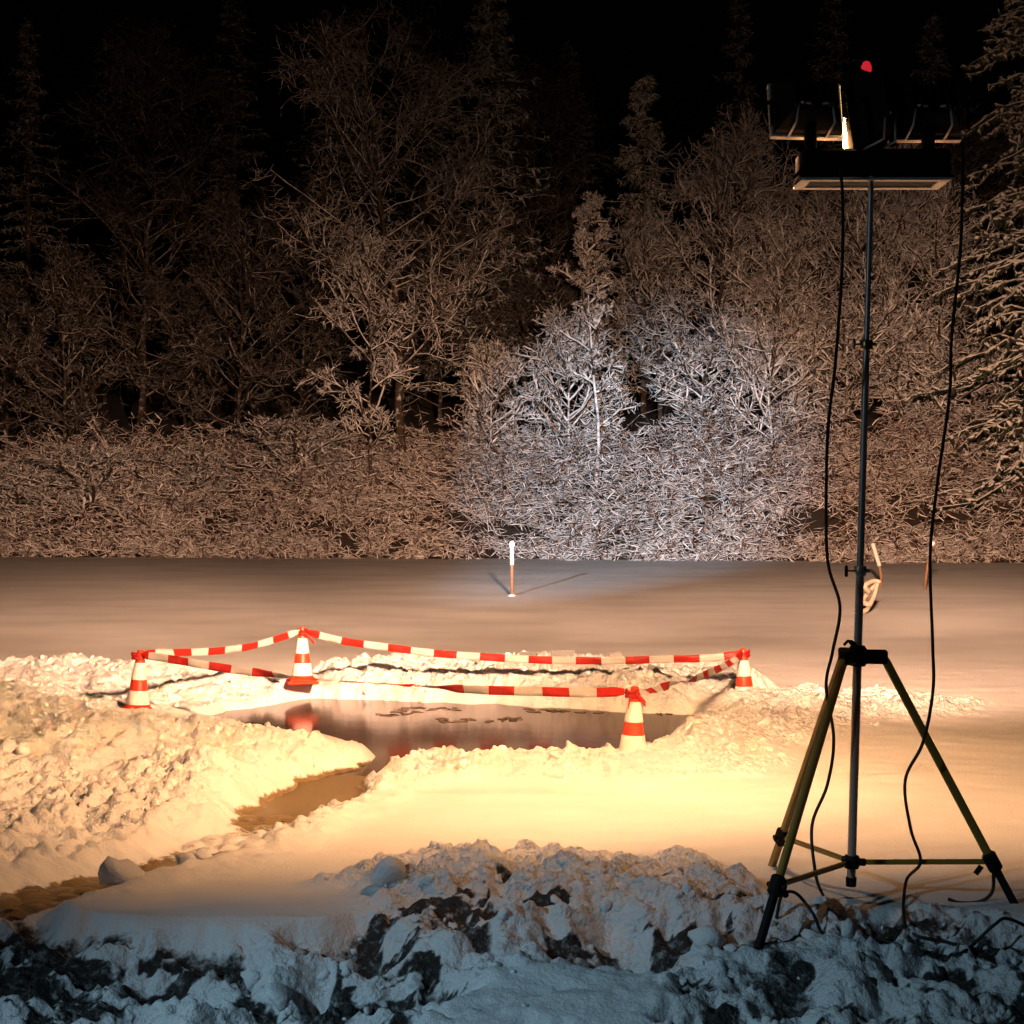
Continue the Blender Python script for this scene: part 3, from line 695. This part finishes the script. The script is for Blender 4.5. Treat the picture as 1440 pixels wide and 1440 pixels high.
# bushes and trees that stand out of the thicket
b = stand(690, 63.5); broad_tree('snowy_bush', b, Hto(512, 63.5, b), 2.0, 71, 'rounded pale snowy bush left of the bright pointed bush, above the thicket', 'bush', low=.1, limbs=22, sub=6, tw=5, fine=3, mats=('twig', 'twig'), twig_r=.03)
b = stand(800, 62.5); broad_tree('snowy_bush', b, Hto(472, 62.5, b), 2.6, 72, 'tallest bright white bush right under the slender snowy tree', 'bush', low=.08, limbs=26, sub=6, tw=6, fine=3, mats=('twig', 'twig'), twig_r=.032)
b = stand(1085, 62); broad_tree('snowy_bush', b, Hto(478, 62, b), 2.6, 73, 'broad arching snowy bush beneath the forked grey tree', 'bush', low=.08, limbs=24, sub=6, tw=6, fine=3, mats=('twig', 'twig'), twig_r=.03)
b = stand(565, 64); broad_tree('broadleaf_tree', b, Hto(95, 64, b), 5.4, 101, 'tallest bare tree with long brown snow-lined limbs, left of centre', lean=(-1.2, 0), low=.25, limbs=30, sub=7, tw=5, fine=4, rise=.32, twig_r=.022, trunk_r=.20, mats=('bark', 'softtwig'))
b = stand(520, 62); broad_tree('broadleaf_tree', b, Hto(335, 62, b), 2.4, 102, 'thin young tree standing just left of the tallest tree trunk', low=.2, limbs=18, sub=6, tw=5, fine=4, twig_r=.026, trunk_r=.07)
b = stand(838, 61); broad_tree('broadleaf_tree', b, Hto(290, 61, b), 1.35, 103, 'slender pale tree with heavy clumps of snow above the bright bush', low=.35, limbs=17, sub=9, tw=6, fine=5, mats=('twig', 'twig'), twig_r=.036, trunk_r=.07)
b = stand(1105, 64); broad_tree('broadleaf_tree', b, Hto(330, 64, b), 2.9, 104, 'forked grey tree with fanned limbs left of the lamp pole', lean=(-.7, 0), low=.25, limbs=20, sub=6, tw=6, fine=4, twig_r=.026, trunk_r=.10)
b = stand(985, 68); broad_tree('broadleaf_tree', b, Hto(235, 68, b), 3.6, 105, 'dim brown tree with leaning trunk behind the thicket, right of the slender pale tree', lean=(1.0, 0), low=.2, limbs=22, sub=6, tw=6, fine=3, mats=('bark', 'twig'), twig_r=.026, trunk_r=.13)
b = stand(1215, 68); broad_tree('broadleaf_tree', b, Hto(255, 68, b), 3.8, 106, 'dim twiggy tree seen directly behind the lamp pole', low=.15, limbs=24, sub=6, tw=6, fine=3, mats=('bark', 'twig'), twig_r=.026, trunk_r=.12)
b = stand(1325, 66); broad_tree('broadleaf_tree', b, Hto(300, 66, b), 3.0, 107, 'dim twiggy tree behind the right-hand cable beside the snow-laden spruce', low=.15, limbs=22, sub=6, tw=6, fine=3, mats=('bark', 'twig'), twig_r=.026, trunk_r=.1)
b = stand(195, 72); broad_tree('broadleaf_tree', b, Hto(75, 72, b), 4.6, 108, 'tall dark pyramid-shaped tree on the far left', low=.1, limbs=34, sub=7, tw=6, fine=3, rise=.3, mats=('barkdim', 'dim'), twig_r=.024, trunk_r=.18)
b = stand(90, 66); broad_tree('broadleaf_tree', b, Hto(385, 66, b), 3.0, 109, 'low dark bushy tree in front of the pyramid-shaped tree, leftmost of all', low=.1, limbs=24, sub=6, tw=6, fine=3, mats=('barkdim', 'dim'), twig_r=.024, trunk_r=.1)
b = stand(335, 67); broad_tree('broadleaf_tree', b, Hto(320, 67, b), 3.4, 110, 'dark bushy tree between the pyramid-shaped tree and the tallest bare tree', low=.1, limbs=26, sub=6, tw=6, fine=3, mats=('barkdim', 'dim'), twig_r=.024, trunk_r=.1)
b = stand(695, 73); spruce('spruce_tree', b, Hto(-20, 73, b), 4.2, 111, 'tall dark evergreen with clumped snow behind the right side of the tallest bare tree', 30, 7, 14, .3, 'needle', .055, power=.6)
b = stand(905, 74); spruce('spruce_tree', b, Hto(105, 74, b), 3.6, 112, 'dim pointed evergreen rising behind the slender pale tree', 28, 7, 12, .3, 'needle', .045, power=.8)
b = stand(1445, 55.5); spruce('spruce_tree', b, Hto(-40, 55.5, b), 3.9, 113, 'spruce with heavy drooping pads of snow at the right edge', 27, 7, 12, .6, 'pad', .085, twl=.42, power=.4, jit=.05)
bush = [o for o in C.objects if o.get('category') == 'bush']
for q, (x, D, k, h, lab) in enumerate([(985, 64.5, 0, .9, 'snowy bush between the bright white bush and the broad arching bush'), (1185, 64, 2, .95, 'grey snowy bush seen between the left cable and the lamp pole, above the thicket'),
        (1275, 64.5, 0, 1.1, 'grey snowy bush just right of the lamp pole, above the thicket'), (1350, 62, 2, .75, 'grey bush under the drooping spruce boughs by the right cable'), (425, 62, 2, .55, 'brown snow-dusted bush at the foot of the thin young tree'),
        (270, 62, 0, .55, 'brown snow-dusted bush below the gap right of the pyramid-shaped tree'), (120, 62, 2, .50, 'brown snow-dusted bush at the foot of the pyramid-shaped tree'), (20, 62, 0, .6, 'brown snow-dusted bush at the left edge above the thicket')]):
    copy_tree(bush[k], stand(x, D), .7 + q * 1.7, (1.25, 1.25, h), lab)
# further dim trees that fill the wood, copied from two of those above
byname = {o['label'][:12]: o for o in C.objects if o.get('category') == 'tree'}
src = [byname['dim twiggy t'], byname['dark bushy t'], byname['dim brown tr'], byname['tall dark py']]
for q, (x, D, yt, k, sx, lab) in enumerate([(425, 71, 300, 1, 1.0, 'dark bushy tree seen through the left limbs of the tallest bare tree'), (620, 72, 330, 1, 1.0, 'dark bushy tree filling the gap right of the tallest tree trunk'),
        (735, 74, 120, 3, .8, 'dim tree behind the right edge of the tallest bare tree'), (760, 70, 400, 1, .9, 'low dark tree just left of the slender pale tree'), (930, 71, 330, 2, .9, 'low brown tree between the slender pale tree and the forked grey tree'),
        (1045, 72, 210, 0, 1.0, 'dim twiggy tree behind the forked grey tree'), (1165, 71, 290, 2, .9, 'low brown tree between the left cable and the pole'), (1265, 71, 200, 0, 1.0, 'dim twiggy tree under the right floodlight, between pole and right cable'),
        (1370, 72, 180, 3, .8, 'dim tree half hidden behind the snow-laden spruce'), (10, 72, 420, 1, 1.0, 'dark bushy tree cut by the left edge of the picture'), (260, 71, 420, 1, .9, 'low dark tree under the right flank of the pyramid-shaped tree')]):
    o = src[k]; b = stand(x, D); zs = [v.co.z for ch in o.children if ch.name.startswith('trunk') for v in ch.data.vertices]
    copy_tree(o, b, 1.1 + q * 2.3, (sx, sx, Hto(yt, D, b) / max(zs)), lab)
# dark wood behind
far = [(40, 84, 30), (330, 86, -40), (455, 88, 10), (800, 84, 60), (1040, 84, -10), (1170, 90, -60), (1310, 82, 20), (600, 92, -80)]
names = ['nearly black spruce at the left end of the dark wood', 'nearly black spruce between the pyramid tree and the tallest tree', 'nearly black spruce close behind the tallest bare tree, left side',
         'nearly black spruce in the gap left of the dim pointed evergreen', 'nearly black spruce between the dim pointed evergreen and the lamps', 'nearly black spruce behind the left floodlight',
         'nearly black spruce behind the right floodlight', 'nearly black spruce straight behind the tallest bare tree']
proto = None
for q, ((x, D, yt), lab) in enumerate(zip(far, names)):
    b = stand(x, D); h = Hto(yt, D, b)
    if proto is None: proto = spruce('spruce_tree', b, 22.0, 4.2, 120, lab, 26, 6, 9, .35, 'farneedle', .05, group='dark spruces in the wood behind'); proto.scale = (1, 1, h / 22)
    else: copy_tree(proto, b, q * 1.3, (1, 1, h / 22), lab)

# ------------------------------------------------------------------ traffic cones
def cone_prof(z0, z1, off=0.0):
    """cone radius falls from .095 at z=.06 to .028 at the tip"""
    f = lambda z: .098 - (.098 - .027) * (z - .05) / (CONE_H - .05) + off
    return [(f(z0) - .004, z0), (f(z0), z0 + .001), (f(z1), z1 - .001), (f(z1) - .004, z1)]
def make_cone(key, label, tilt):
    x, y, D = CONES[key]; p = px(x, y, D)
    root = empty('traffic_cone', (p[0], p[1], p[2] - CONE_H), label, 'traffic cone', 'traffic cones at the corners of the pool')
    root.rotation_euler = tilt
    if key == 'left':
        b = MB(); b.box((0, 0, .014), (.29, .29, .028), None, .012); b.box((0, 0, .036), (.24, .24, .02), None, .008); b.build('base', M['red'], root, True, 35)
        k = MB(); k.lathe([(.125, .044), (.112, .052), (.098, .07), (.094, .08), (.090, .08)] ); k.lathe(cone_prof(.07, CONE_H), n=28); k.lathe([(.0, CONE_H + .004), (.018, CONE_H + .004), (.027, CONE_H - .004)][::-1], n=28); k.build('body', M['red'], root, True, 40)
        for (a, c, mat) in ((.075, .19, 'white'), (.28, .42, 'white')):
            k = MB(); k.lathe(cone_prof(a, c, .0035), n=28); k.build('reflective_sleeve', M[mat], root, True, 40)
    else:
        for ch in cone0.children:
            c = ch.copy(); C.objects.link(c); c.parent = root
    return root
cone0 = make_cone('left', 'red and white traffic cone leaning in the rubble left of the pool', (0, RAD(3), .4))
make_cone('back', 'red and white traffic cone at the far corner of the pool, mirrored in the water', (0, 0, .2))
make_cone('right', 'red and white traffic cone half buried in snow, furthest to the right', (0, RAD(-2), .9))
make_cone('front', 'red and white traffic cone at the near edge of the pool with a tape knot', (RAD(1), RAD(2), .6))

# barrier tape: ribbons of red and white fields, one span between each pair of cones
def tape(pts, label, twist=0.0, seg=.31, w_=.075, seed=0, phase=0.0, lay=None):
    r = np.random.default_rng(seed); c = spline(pts, 24); n = len(c)
    s = np.concatenate([[0], np.cumsum(np.linalg.norm(np.diff(c, axis=0), axis=1))])
    m = int(s[-1] / .0155) * 1 + 2; t = np.linspace(0, s[-1], m); c = np.stack([np.interp(t, s, c[:, k]) for k in range(3)], -1)
    tan = unit(np.gradient(c, axis=0)); side = unit(np.cross(tan, [0, 0, 1.0])); up = np.cross(side, tan)
    a = twist * np.sin(t / s[-1] * 9 + seed) + .5 * twist * np.sin(t * 5 + seed * 2)
    if lay is not None: a = a + np.interp(t / s[-1], *lay)
    d = up * np.cos(a)[:, None] + side * np.sin(a)[:, None]; nrm = np.cross(tan, d)
    ww = w_ * np.minimum(1, .35 + np.minimum(t, s[-1] - t) * 5)
    V = []
    for h in (-.5, -.17, .17, .5):
        V.append(c + d * (ww * h)[:, None] + nrm * (.004 * np.sin(t * 23 + h * 3))[:, None])
    V = np.stack(V, 1).reshape(-1, 3); i = np.arange(m - 1)[:, None] * 4; j = np.arange(3)[None]
    Q = np.stack([i + j, i + 4 + j, i + 5 + j, i + 1 + j], -1).reshape(-1, 4)
    mi = np.repeat(((((t[:-1] + phase) / seg) % 2.0) >= 1.0).astype(int), 3)
    o = mesh_np('barrier_tape', V, Q, [M['tape_red'], M['tape_white']], True, None, mi)
    sm = o.modifiers.new('thickness', 'SOLIDIFY'); sm.thickness = .0015
    return tag(o, label, 'barrier tape', 'red and white tape spans round the pool')
def tip(k, dz=-.03):
    x, y, D = CONES[k]; p = px(x, y, D); return p + np.array([0, 0, dz])
def lerpD(x, y, k0, k1):
    a, b = CONES[k0], CONES[k1]; f = (x - a[0]) / (b[0] - a[0])
    # distance along the straight span between the two cones, perspective correct
    D = 1 / ((1 - f) / a[2] + f / b[2]); return px(x, y, D)
def span(k0, k1, pp): return [tip(k0)] + [lerpD(x, y, k0, k1) for x, y in pp] + [tip(k1)]
tape(span('back', 'right', [(480, 901), (543, 910), (605, 918), (670, 923), (735, 927), (800, 929), (870, 929), (938, 927), (1005, 925)]), 'long sagging red and white tape along the far side of the pool', .14, .22, .068, 1, .06)
tape(span('left', 'back', [(230, 918), (275, 917), (320, 914), (365, 906)]), 'red and white tape from the left cone up to the far cone', .35, .2, .064, 2, .0)
tape(span('left', 'front', [(240, 927), (305, 938), (372, 947), (450, 956), (560, 963), (670, 970), (742, 972), (822, 974)]), 'red and white tape drooping across the pool to the near cone', .2, .22, .066, 3, .11, ([0, .27, .38, .60, .70, 1], [0, .2, 1.42, 1.42, .3, 0]))
tape(span('front', 'right', [(912, 972), (940, 964), (978, 954), (1005, 943), (1030, 930)]), 'twisted red and white tape between the near cone and the buried right cone', .9, .2, .062, 4, .05)
# knots tied round the cone tips
def knot(key, label, tails):
    p = tip(key, -.045); b = MB(); r = np.random.default_rng(int(p[0] * 100) & 255)
    for q in range(3):
        a = np.linspace(0, 2 * np.pi, 22); rad = .040 + .006 * r.random(22)
        b.tube(np.stack([p[0] + rad * np.cos(a), p[1] + rad * np.sin(a), p[2] + .018 * (q - 1) + .008 * np.sin(a * 2 + q)], -1), .009, 6)
    for (dx, dy, dz) in tails:
        s_ = spline([p + [.0, -.04, 0], p + [dx * .5, dy * .5 - .04, dz * .35], p + [dx, dy - .04, dz]], 6); up = np.array([0, 0, .02])
        n = len(s_); V_ = np.vstack([s_ + up, s_ - up, s_ + up + [0, .003, 0], s_ - up + [0, .003, 0]]); k = np.arange(n - 1)
        b.add(V_, np.vstack([np.stack([k, k + 1, n + k + 1, n + k], -1), np.stack([2 * n + k, 3 * n + k, 3 * n + k + 1, 2 * n + k + 1], -1), np.stack([k, 2 * n + k, 2 * n + k + 1, k + 1], -1), np.stack([n + k, n + k + 1, 3 * n + k + 1, 3 * n + k], -1)]))
    return tag(b.build('tape_knot', M['tape_red'], None, True), label, 'tape knot', 'tape knots on the cone tips')
knot('left', 'red tape knot round the tip of the left cone', [])
knot('back', 'red tape knot with loose tails on the far cone', [(.12, 0, -.10), (-.09, 0, .0)])
knot('right', 'red tape knot with one short tail on the half buried right cone', [(-.05, 0, -.1)])
knot('front', 'red tape knot with loose ends on the near cone', [(.09, 0, -.07), (-.03, 0, -.09)])

# ------------------------------------------------------------------ light stand
TD = 7.2
def tp(x, y, dy=0.0): return px(x, y, TD) + np.array([0, dy, 0])
stand_root = empty('light_stand', (1.50, TD, 0), 'tall yellow-legged tripod light stand with floodlights facing the pool', 'light stand')
SR = np.array(stand_root.location)
def sb(mb, name, mat, parent=stand_root, smooth=False, angle=None):
    """link a part built in world space under the stand (or one of its parts, which sit at the stand's origin)"""
    mb.V = [v - SR for v in mb.V]; return mb.build(name, mat, parent, smooth, angle)
bot = tp(1197, 1240); top = tp(1225, 250)
axis = (top - bot) / np.linalg.norm(top - bot)
def on(y): return bot + (top - bot) * (1240 - y) / 990.0
sb(MB().tube([on(1238), on(915)], .0195, 16), 'lower_tube', M['warmsteel'], smooth=True, angle=40)
sb(MB().tube([on(930), on(800)], .0185, 16), 'middle_tube', M['chrome'], smooth=True, angle=40)
sb(MB().tube([on(802), on(486)], .0158, 16), 'upper_tube', M['chrome'], smooth=True, angle=40)
sb(MB().tube([on(488), on(246)], .0125, 16), 'top_tube', M['chrome'], smooth=True, angle=40)
for (y, kx) in ((485, -.05), (803, -.055)):
    m = MB(); m.lathe([(.0, -.022), (.026, -.022), (.028, -.018), (.028, .018), (.026, .022), (.0, .022)], on(y), 18, axis)
    m.box(on(y) + np.array([.028, -.004, 0]), (.03, .03, .016), None, .004)
    cl = sb(m, 'clamp_collar', M['brass'] if y == 485 else M['chrome'], smooth=True, angle=40)
    k = MB(); k.tube([on(y) + np.array([-.024, -.01, 0]), on(y) + np.array([kx, -.014, 0])], .006, 8); sb(k, 'bolt', M['brass'], cl)
    k = MB(); k.box(on(y) + np.array([kx - .008, -.014, 0]), (.014, .016, .052), None, .005); sb(k, 'knob', M['black'] if y == 803 else M['brass'], cl, True, 40)
# top hub carrying the legs
hub = on(922); m = MB(); m.lathe([(.0, -.045), (.034, -.045), (.040, -.035), (.040, .03), (.030, .045), (.0, .045)], hub, 20, axis)
angs = [RAD(-8), RAD(-132), RAD(111)]
dirs = [np.array([math.cos(a), math.sin(a), 0]) for a in angs]
for d in dirs: m.box(hub + d * .075 - [0, 0, .004], (.045, .11, .062), rot_to(d), .008)
hubo = sb(m, 'leg_hub', M['black'], smooth=True, angle=35)
k = MB(); k.tube([hub + [-.02, -.02, .05], hub + [-.035, -.03, .062]], .012, 8); k.tube(spline([hub + [-.035, -.03, .062], hub + [-.05, -.035, .066], hub + [-.068, -.04, .05]], 5), .007, 8); sb(k, 'clamp_lever', M['black'], hubo, True, 40)
bh = on(1212); m = MB(); m.lathe([(.0, -.028), (.030, -.028), (.034, -.02), (.034, .02), (.03, .028), (.0, .028)], bh, 18, axis)
for d in dirs: m.box(bh + d * .04, (.03, .045, .03), rot_to(d), .005)
sb(m, 'brace_hub', M['black'], smooth=True, angle=35)
sb(MB().lathe([(.0, -.02), (.023, -.02), (.024, .02), (.0, .02)], on(1240), 16, axis), 'end_cap', M['black'], smooth=True, angle=40)
legs_px = [(1388, 1218, 6.87), (1105, 1240, 6.81), (1100, 1176, 7.75)]
for d, a, q in zip(dirs, angs, range(3)):
    t0 = hub + d * .115 + np.array([0, 0, -.01]); cp = np.array([bh[0], bh[1], 0]) + d * .60 + np.array([0, 0, (.195, .175, .175)[q]])
    dv = cp - t0; foot = cp + dv / abs(dv[2]) * (cp[2] + .055) ; u = dv / np.linalg.norm(dv)
    lg = MB(); R_ = rot_to(u, (0, 0, 1)); ln = np.linalg.norm(cp - t0); lg.box((t0 + cp) / 2, (.030, ln, .037), R_, .007)
    lego = sb(lg, 'leg', M['yellow'], smooth=True, angle=30)
    k = MB(); lf = np.linalg.norm(foot - cp); k.box((cp + foot) / 2 , (.030, lf + .02, .034), R_, .005); sb(k, 'foot_tube', M['yellow'] if q == 2 else M['black'], lego, True, 30)
    k = MB(); k.box(cp, (.052, .085, .062), R_, .01); k.tube([cp + np.cross(u, d) * .05, cp - np.cross(u, d) * .05], .011, 10)
    k.tube([cp + [0, 0, -.02] - d * .045, cp + [0, 0, -.055] - d * .07], .013, 8)
    sb(k, 'leg_clamp', M['black'], lego, True, 35)
    br = MB(); e0 = bh + d * .05; e1 = cp - d * .02; br.box((e0 + e1) / 2, (.018, np.linalg.norm(e1 - e0), .022), rot_to(e1 - e0), .004); sb(br, 'brace', M['yellow'], smooth=True, angle=30)

# equipment box at the pole top with a pale frame on its underside
bc = tp(1232, 230, .0); bw, bd, bht = .655, .22, .130
m = MB(); m.box(bc + [0, .08, .0], (bw, bd - .03, bht), None, .012); m.box(bc + [0, .08, -.055], (bw + .02, bd - .04, .015), None, .005)
m.tube([bc + [-.36, .02, -.06], bc + [-.30, .0, .0]], .008, 8)
bx = sb(m, 'equipment_box', M['black'], smooth=True, angle=35)
zf = bc[2] - .0715
fr = MB(); cxm, cym = bc[0] - .004, bc[1] + .085
fr.box((cxm, cym - bd / 2 + .015, zf), (bw, .030, .014), None, .003); fr.box((cxm, cym + bd / 2 - .022, zf), (bw, .044, .014), None, .003)
fr.box((cxm - bw / 2 + .022, cym, zf), (.044, bd - .072, .0135), None, .003); fr.box((cxm + bw / 2 - .022, cym, zf), (.044, bd - .072, .0135), None, .003)
sb(fr, 'rim_frame', M['alu'], bx, True, 30)
sb(MB().box((bc[0] - .004, bc[1] + .085, zf + .002), (bw - .09, bd - .078, .006)), 'underside_panel', M['black'], bx)

def floodlight(c, aim, wdt, hgt, dep, name='floodlight', fins=6, frame='alu'):
    """box floodlight at c whose glass looks along aim"""
    R_ = rot_to(aim); W_ = lambda v: np.asarray(c) + R_ @ np.asarray(v, float)
    m = MB(); V0 = []
    # tapered housing: small back, wide open front
    for (y, sx, szz) in ((-dep / 2, .62, .55), (-dep / 2 + .02, .70, .64), (dep * .20, .96, .96), (dep / 2, 1.0, 1.0)):
        V0 += [W_((sx * wdt / 2 * a, y, szz * hgt / 2 * b)) for a, b in ((-1, -1), (1, -1), (1, 1), (-1, 1))]
    Q_ = [[3, 2, 1, 0]] + [[4 * k + a, 4 * k + (a + 1) % 4, 4 * k + 4 + (a + 1) % 4, 4 * k + 4 + a] for k in range(3) for a in range(4)]
    m.add(V0, Q_)
    for k in range(fins): m.box(W_((wdt * .6 * (k / (fins - 1) - .5), -dep / 2 - .01, 0)), (.006, .05, hgt * .5), R_)
    ho = sb(m, name, M['black'])
    f = MB(); t = .018
    f.box(W_((0, dep / 2 + .008, -hgt / 2)), (wdt + .02, .035, t), R_, .003); f.box(W_((0, dep / 2 + .008, hgt / 2)), (wdt + .02, .035, t), R_, .003)
    f.box(W_((-wdt / 2, dep / 2 + .008, 0)), (t, .033, hgt - t), R_, .003); f.box(W_((wdt / 2, dep / 2 + .008, 0)), (t, .033, hgt - t), R_, .003)
    sb(f, 'front_frame', M[frame], ho, True, 30)
    g = MB(); g.box(W_((0, dep / 2 - .004, 0)), (wdt - t - .002, .006, hgt - t - .002), R_); sb(g, 'lamp_glass', M['glow'], ho)
    for s_ in (-1, 1):
        y = MB()
        y.box(W_((s_ * (wdt / 2 + .022), 0, -hgt * .22)), (.008, .03, hgt * .55), R_, .002)
        y.tube([W_((s_ * (wdt / 2 + .004), 0, 0)), W_((s_ * (wdt / 2 + .04), 0, 0))], .010, 8)
        sb(y, 'yoke_arm', M['black'], ho, True, 30)
    # wire guard struts behind the housing
    for a in (-.24, .24):
        s_ = MB()
        s_.tube([W_((a * wdt, -dep / 2 - .015, -hgt * .16)), W_((a * wdt * 1.15, -dep / 2 + .01, -hgt * .5)), W_((a * wdt * 1.15, dep / 2, -hgt * .53))], .0055, 6)
        s_.tube([W_((a * wdt, -dep / 2 - .015, -hgt * .16)), W_((a * wdt * .35, -dep / 2 - .025, -hgt * .20))], .006, 6)
        sb(s_, 'bracket_wire', M['alu'], ho, True)
    p = MB(); p.box((c[0], c[1] - .01, (bc[2] + bht / 2 + c[2] - hgt * .42) / 2 + .005), (.05, .05, max(.03, c[2] - hgt * .30 - bc[2] - bht / 2)), None, .006); sb(p, 'mount_post', M['black'], ho, True, 35)
    return W_((0, dep / 2 + .03, 0))
aimL = np.array([-.10, 1, -.22]); aimR = np.array([-.02, 1, -.22]); aimS = np.array([-.66, .74, -.16])
cL = tp(1139, 146); cR = tp(1304, 150); cS = tp(1222, 152, -.02)
gl = floodlight(cL, aimL, .31, .235, .15)
gr = floodlight(cR, aimR, .31, .235, .15)
gs = floodlight(cS + [.02, 0, .01], aimS, .15, .36, .12, fins=3, frame='black')
k = MB(); f0 = tp(1196, 211, .17); f1 = tp(1218, 211, .10); f2 = tp(1203, 160, .16); f3 = tp(1197, 152, .17)
k.add(np.array([f0, f1, f2, f3] + [p_ + [.003, .006, 0] for p_ in (f0, f1, f2, f3)]), [[0, 1, 2, 3], [7, 6, 5, 4], [0, 4, 5, 1], [1, 5, 6, 2], [2, 6, 7, 3], [3, 7, 4, 0]])
sb(k, 'glare_plate', M['glareplate'])  # added plate that stands in for the side lamp's glare
k = MB(); k.lathe([(.0, .046), (.014, .040), (.023, .020), (.023, .0), (.0, .0)][::-1], tp(1216, 103, -.03), 14); sb(k, 'indicator_lamp', M['redglow'], smooth=True)
for q, (g, a) in enumerate(((gl, aimL), (gr, aimR))):
    area('flood_lamp_light', g + a * .02, g + np.array([(-.15, .42)[q], 1, -.62]), P_FLOOD, WARM, .30, .20, 138)
    spot('flood_lamp_beam', g + a * .02, g + np.array([(-.38, .22)[q], 1, -.08]), P_BEAM, BEAM, 28, 1.0, .25)
    for az in ((-23, -11, 1), (11, 18.5))[q]:       # the tube lamps throw a fan that is wide and low
        spot('flood_lamp_fan', g + a * .02, g + np.array([math.sin(RAD(az)), math.cos(RAD(az)), -.026]), P_FAN, BEAM, 14, 1.0, .2)
area('side_lamp_light', gs + aimS * .12, gs + aimS * .12 + np.array([-.56, .83, -.14]), P_SIDE, WARM, .17, .28, 132)

# cables and strap
def cable(name, pts, rad, label, cat='cable', group='black cables of the light stand', mat='rubber'):
    c = spline(pts, 10); return tag(MB().tube(c, rad, 8).build(name, M[mat], None, True, 60), label, cat, group)
def gr_(x, y, dz=.012):
    g = gf(x, y); return np.array([g[0], g[1], ground_at(*g) + dz])
LC = [(1174, 245), (1174, 300), (1172, 400), (1166, 520), (1160, 600), (1158, 700), (1158, 790), (1171, 850), (1160, 910), (1153, 960), (1167, 1035), (1160, 1100), (1137, 1155), (1138, 1215)]
cable('power_cable', [tp(x, y, -.12 - .06 * math.sin(q)) for q, (x, y) in enumerate(LC)] + [gr_(1156, 1272, .05), gr_(1178, 1302), gr_(1230, 1318), gr_(1290, 1330)], .0072, 'left black power cable hanging from the equipment box')
RC = [(1343, 212), (1336, 350), (1323, 480), (1324, 560), (1312, 680), (1303, 780), (1303, 900), (1299, 965), (1284, 1035), (1262, 1090), (1274, 1160), (1290, 1208)]
cable('power_cable', [tp(x, y, -.12 - .06 * math.sin(q)) for q, (x, y) in enumerate(RC)] + [gr_(1274, 1262, .06), gr_(1276, 1305), gr_(1330, 1322), gr_(1380, 1330)], .0072, 'right black power cable hanging from the right floodlight')
p0 = gr_(1092, 1298); p1 = gr_(1160, 1318)
cable('power_cable', [p0, p0 + [.02, -.02, .10], (p0 + p1) / 2 + [-.02, 0, .14], p1 + [-.05, 0, .09], p1, gr_(1195, 1330)], .0072, 'short loop of cable rising from the snow at the left tripod foot')
p0 = gr_(1366, 1330); p1 = gr_(1475, 1322)
cable('power_cable', [gr_(1350, 1345), p0, (p0 * .7 + p1 * .3) + [0, 0, .10], (p0 + p1) / 2 + [0, 0, .13], p1 + [0, 0, .06], p1], .0072, 'loop of cable arching out of the snow at the right tripod foot')
cable('strap', [tp(1392, 1222, -.06), tp(1391, 1250, -.05), tp(1378, 1266, -.02), tp(1352, 1270, .0), tp(1335, 1266, .02)], .008, 'thin strap dangling from the right leg clamp', 'strap', None)

# ------------------------------------------------------------------ marker posts and twigs standing on the far ice
g = gp(720, 838); root = empty('marker_post', (g[0], g[1], 0), 'thin marker post with a white top standing alone on the ice', 'post')
MB().tube([(0, 0, -.05), (0, 0, .62)], .036, 12).build('post_shaft', M['wood'], root, True, 40)
MB().tube([(0, 0, .62), (0, 0, 1.0)], .040, 12).build('white_sleeve', M['postwhite'], root, True, 40)
s_ = MB(); s_.lathe([(.0, 1.10), (.035, 1.08), (.06, 1.04), (.055, .995), (.0, .99)][::-1], (0, 0, 0), 14); s_.build('snow_cap', M['chunk'], root, True)
s_ = MB(); s_.lathe([(.0, .035), (.05, .03), (.09, .0), (.1, -.03)][::-1], (0, 0, 0), 14); s_.build('snow_foot', M['chunk'], root, True)
def stick(name, pts, D, r0, label, mat='twig', cat='branch', root=None):
    c = spline([px(x, y, D + d) for x, y, d in pts], 8); n = len(c)
    return MB().tube(c, np.linspace(r0, r0 * .6, n), 8)
D = F * EYE / (862 - 716)
m = stick('snowy_branch', [(1203, 864, 0), (1212, 846, .0), (1222, 832, .1), (1236, 818, .1)], D, .05, '')
for pts in ([(1222, 832, 0), (1216, 824, -.1), (1228, 817, 0), (1238, 818, 0)], [(1213, 846, 0), (1222, 850, -.1), (1229, 838, 0), (1234, 820, 0)], [(1206, 862, 0), (1218, 858, -.2), (1224, 850, 0)]):
    c = spline([px(x, y, D + d) for x, y, d in pts], 8); m.tube(c, np.linspace(.05, .03, len(c)), 8)
tag(m.build('snowy_branch', M['frostwood'], None, True), 'crooked snow-crusted branch frozen into the ice just right of the pole', 'branch')
D = F * EYE / (826 - 716); root = empty('marker_stick', tuple(gp(1237, 826)) + (0,), 'bent thin stick with a white upper end behind the crooked branch', 'stick')
o = MB(); c = spline([px(1238, 828, D), px(1239, 812, D), px(1237, 796, D)], 6) - np.array(root.location); o.tube(c, .03, 8); o.build('shaft', M['wood'], root, True)
o = MB(); c = spline([px(1237, 796, D), px(1232, 780, D), px(1227, 764, D)], 6) - np.array(root.location); o.tube(c, .045, 8); o.build('white_end', M['tape_white'], root, True)
D = F * EYE / (830 - 716); g = gp(1300, 830)
root = empty('marker_stick', (g[0], g[1], 0), 'dim upright stick beside the right-hand cable, tipped with snow', 'stick')
MB().tube([(0, 0, -.05), (.06, 0, .5), (.16, 0, .98)], [.03, .028, .024], 8).build('shaft', M['wood'], root, True)
MB().lathe([(.0, .06), (.05, .04), (.07, .0), (.04, -.05), (.0, -.06)][::-1], (.165, 0, 1.0), 12).build('snow_cap', M['chunk'], root, True)
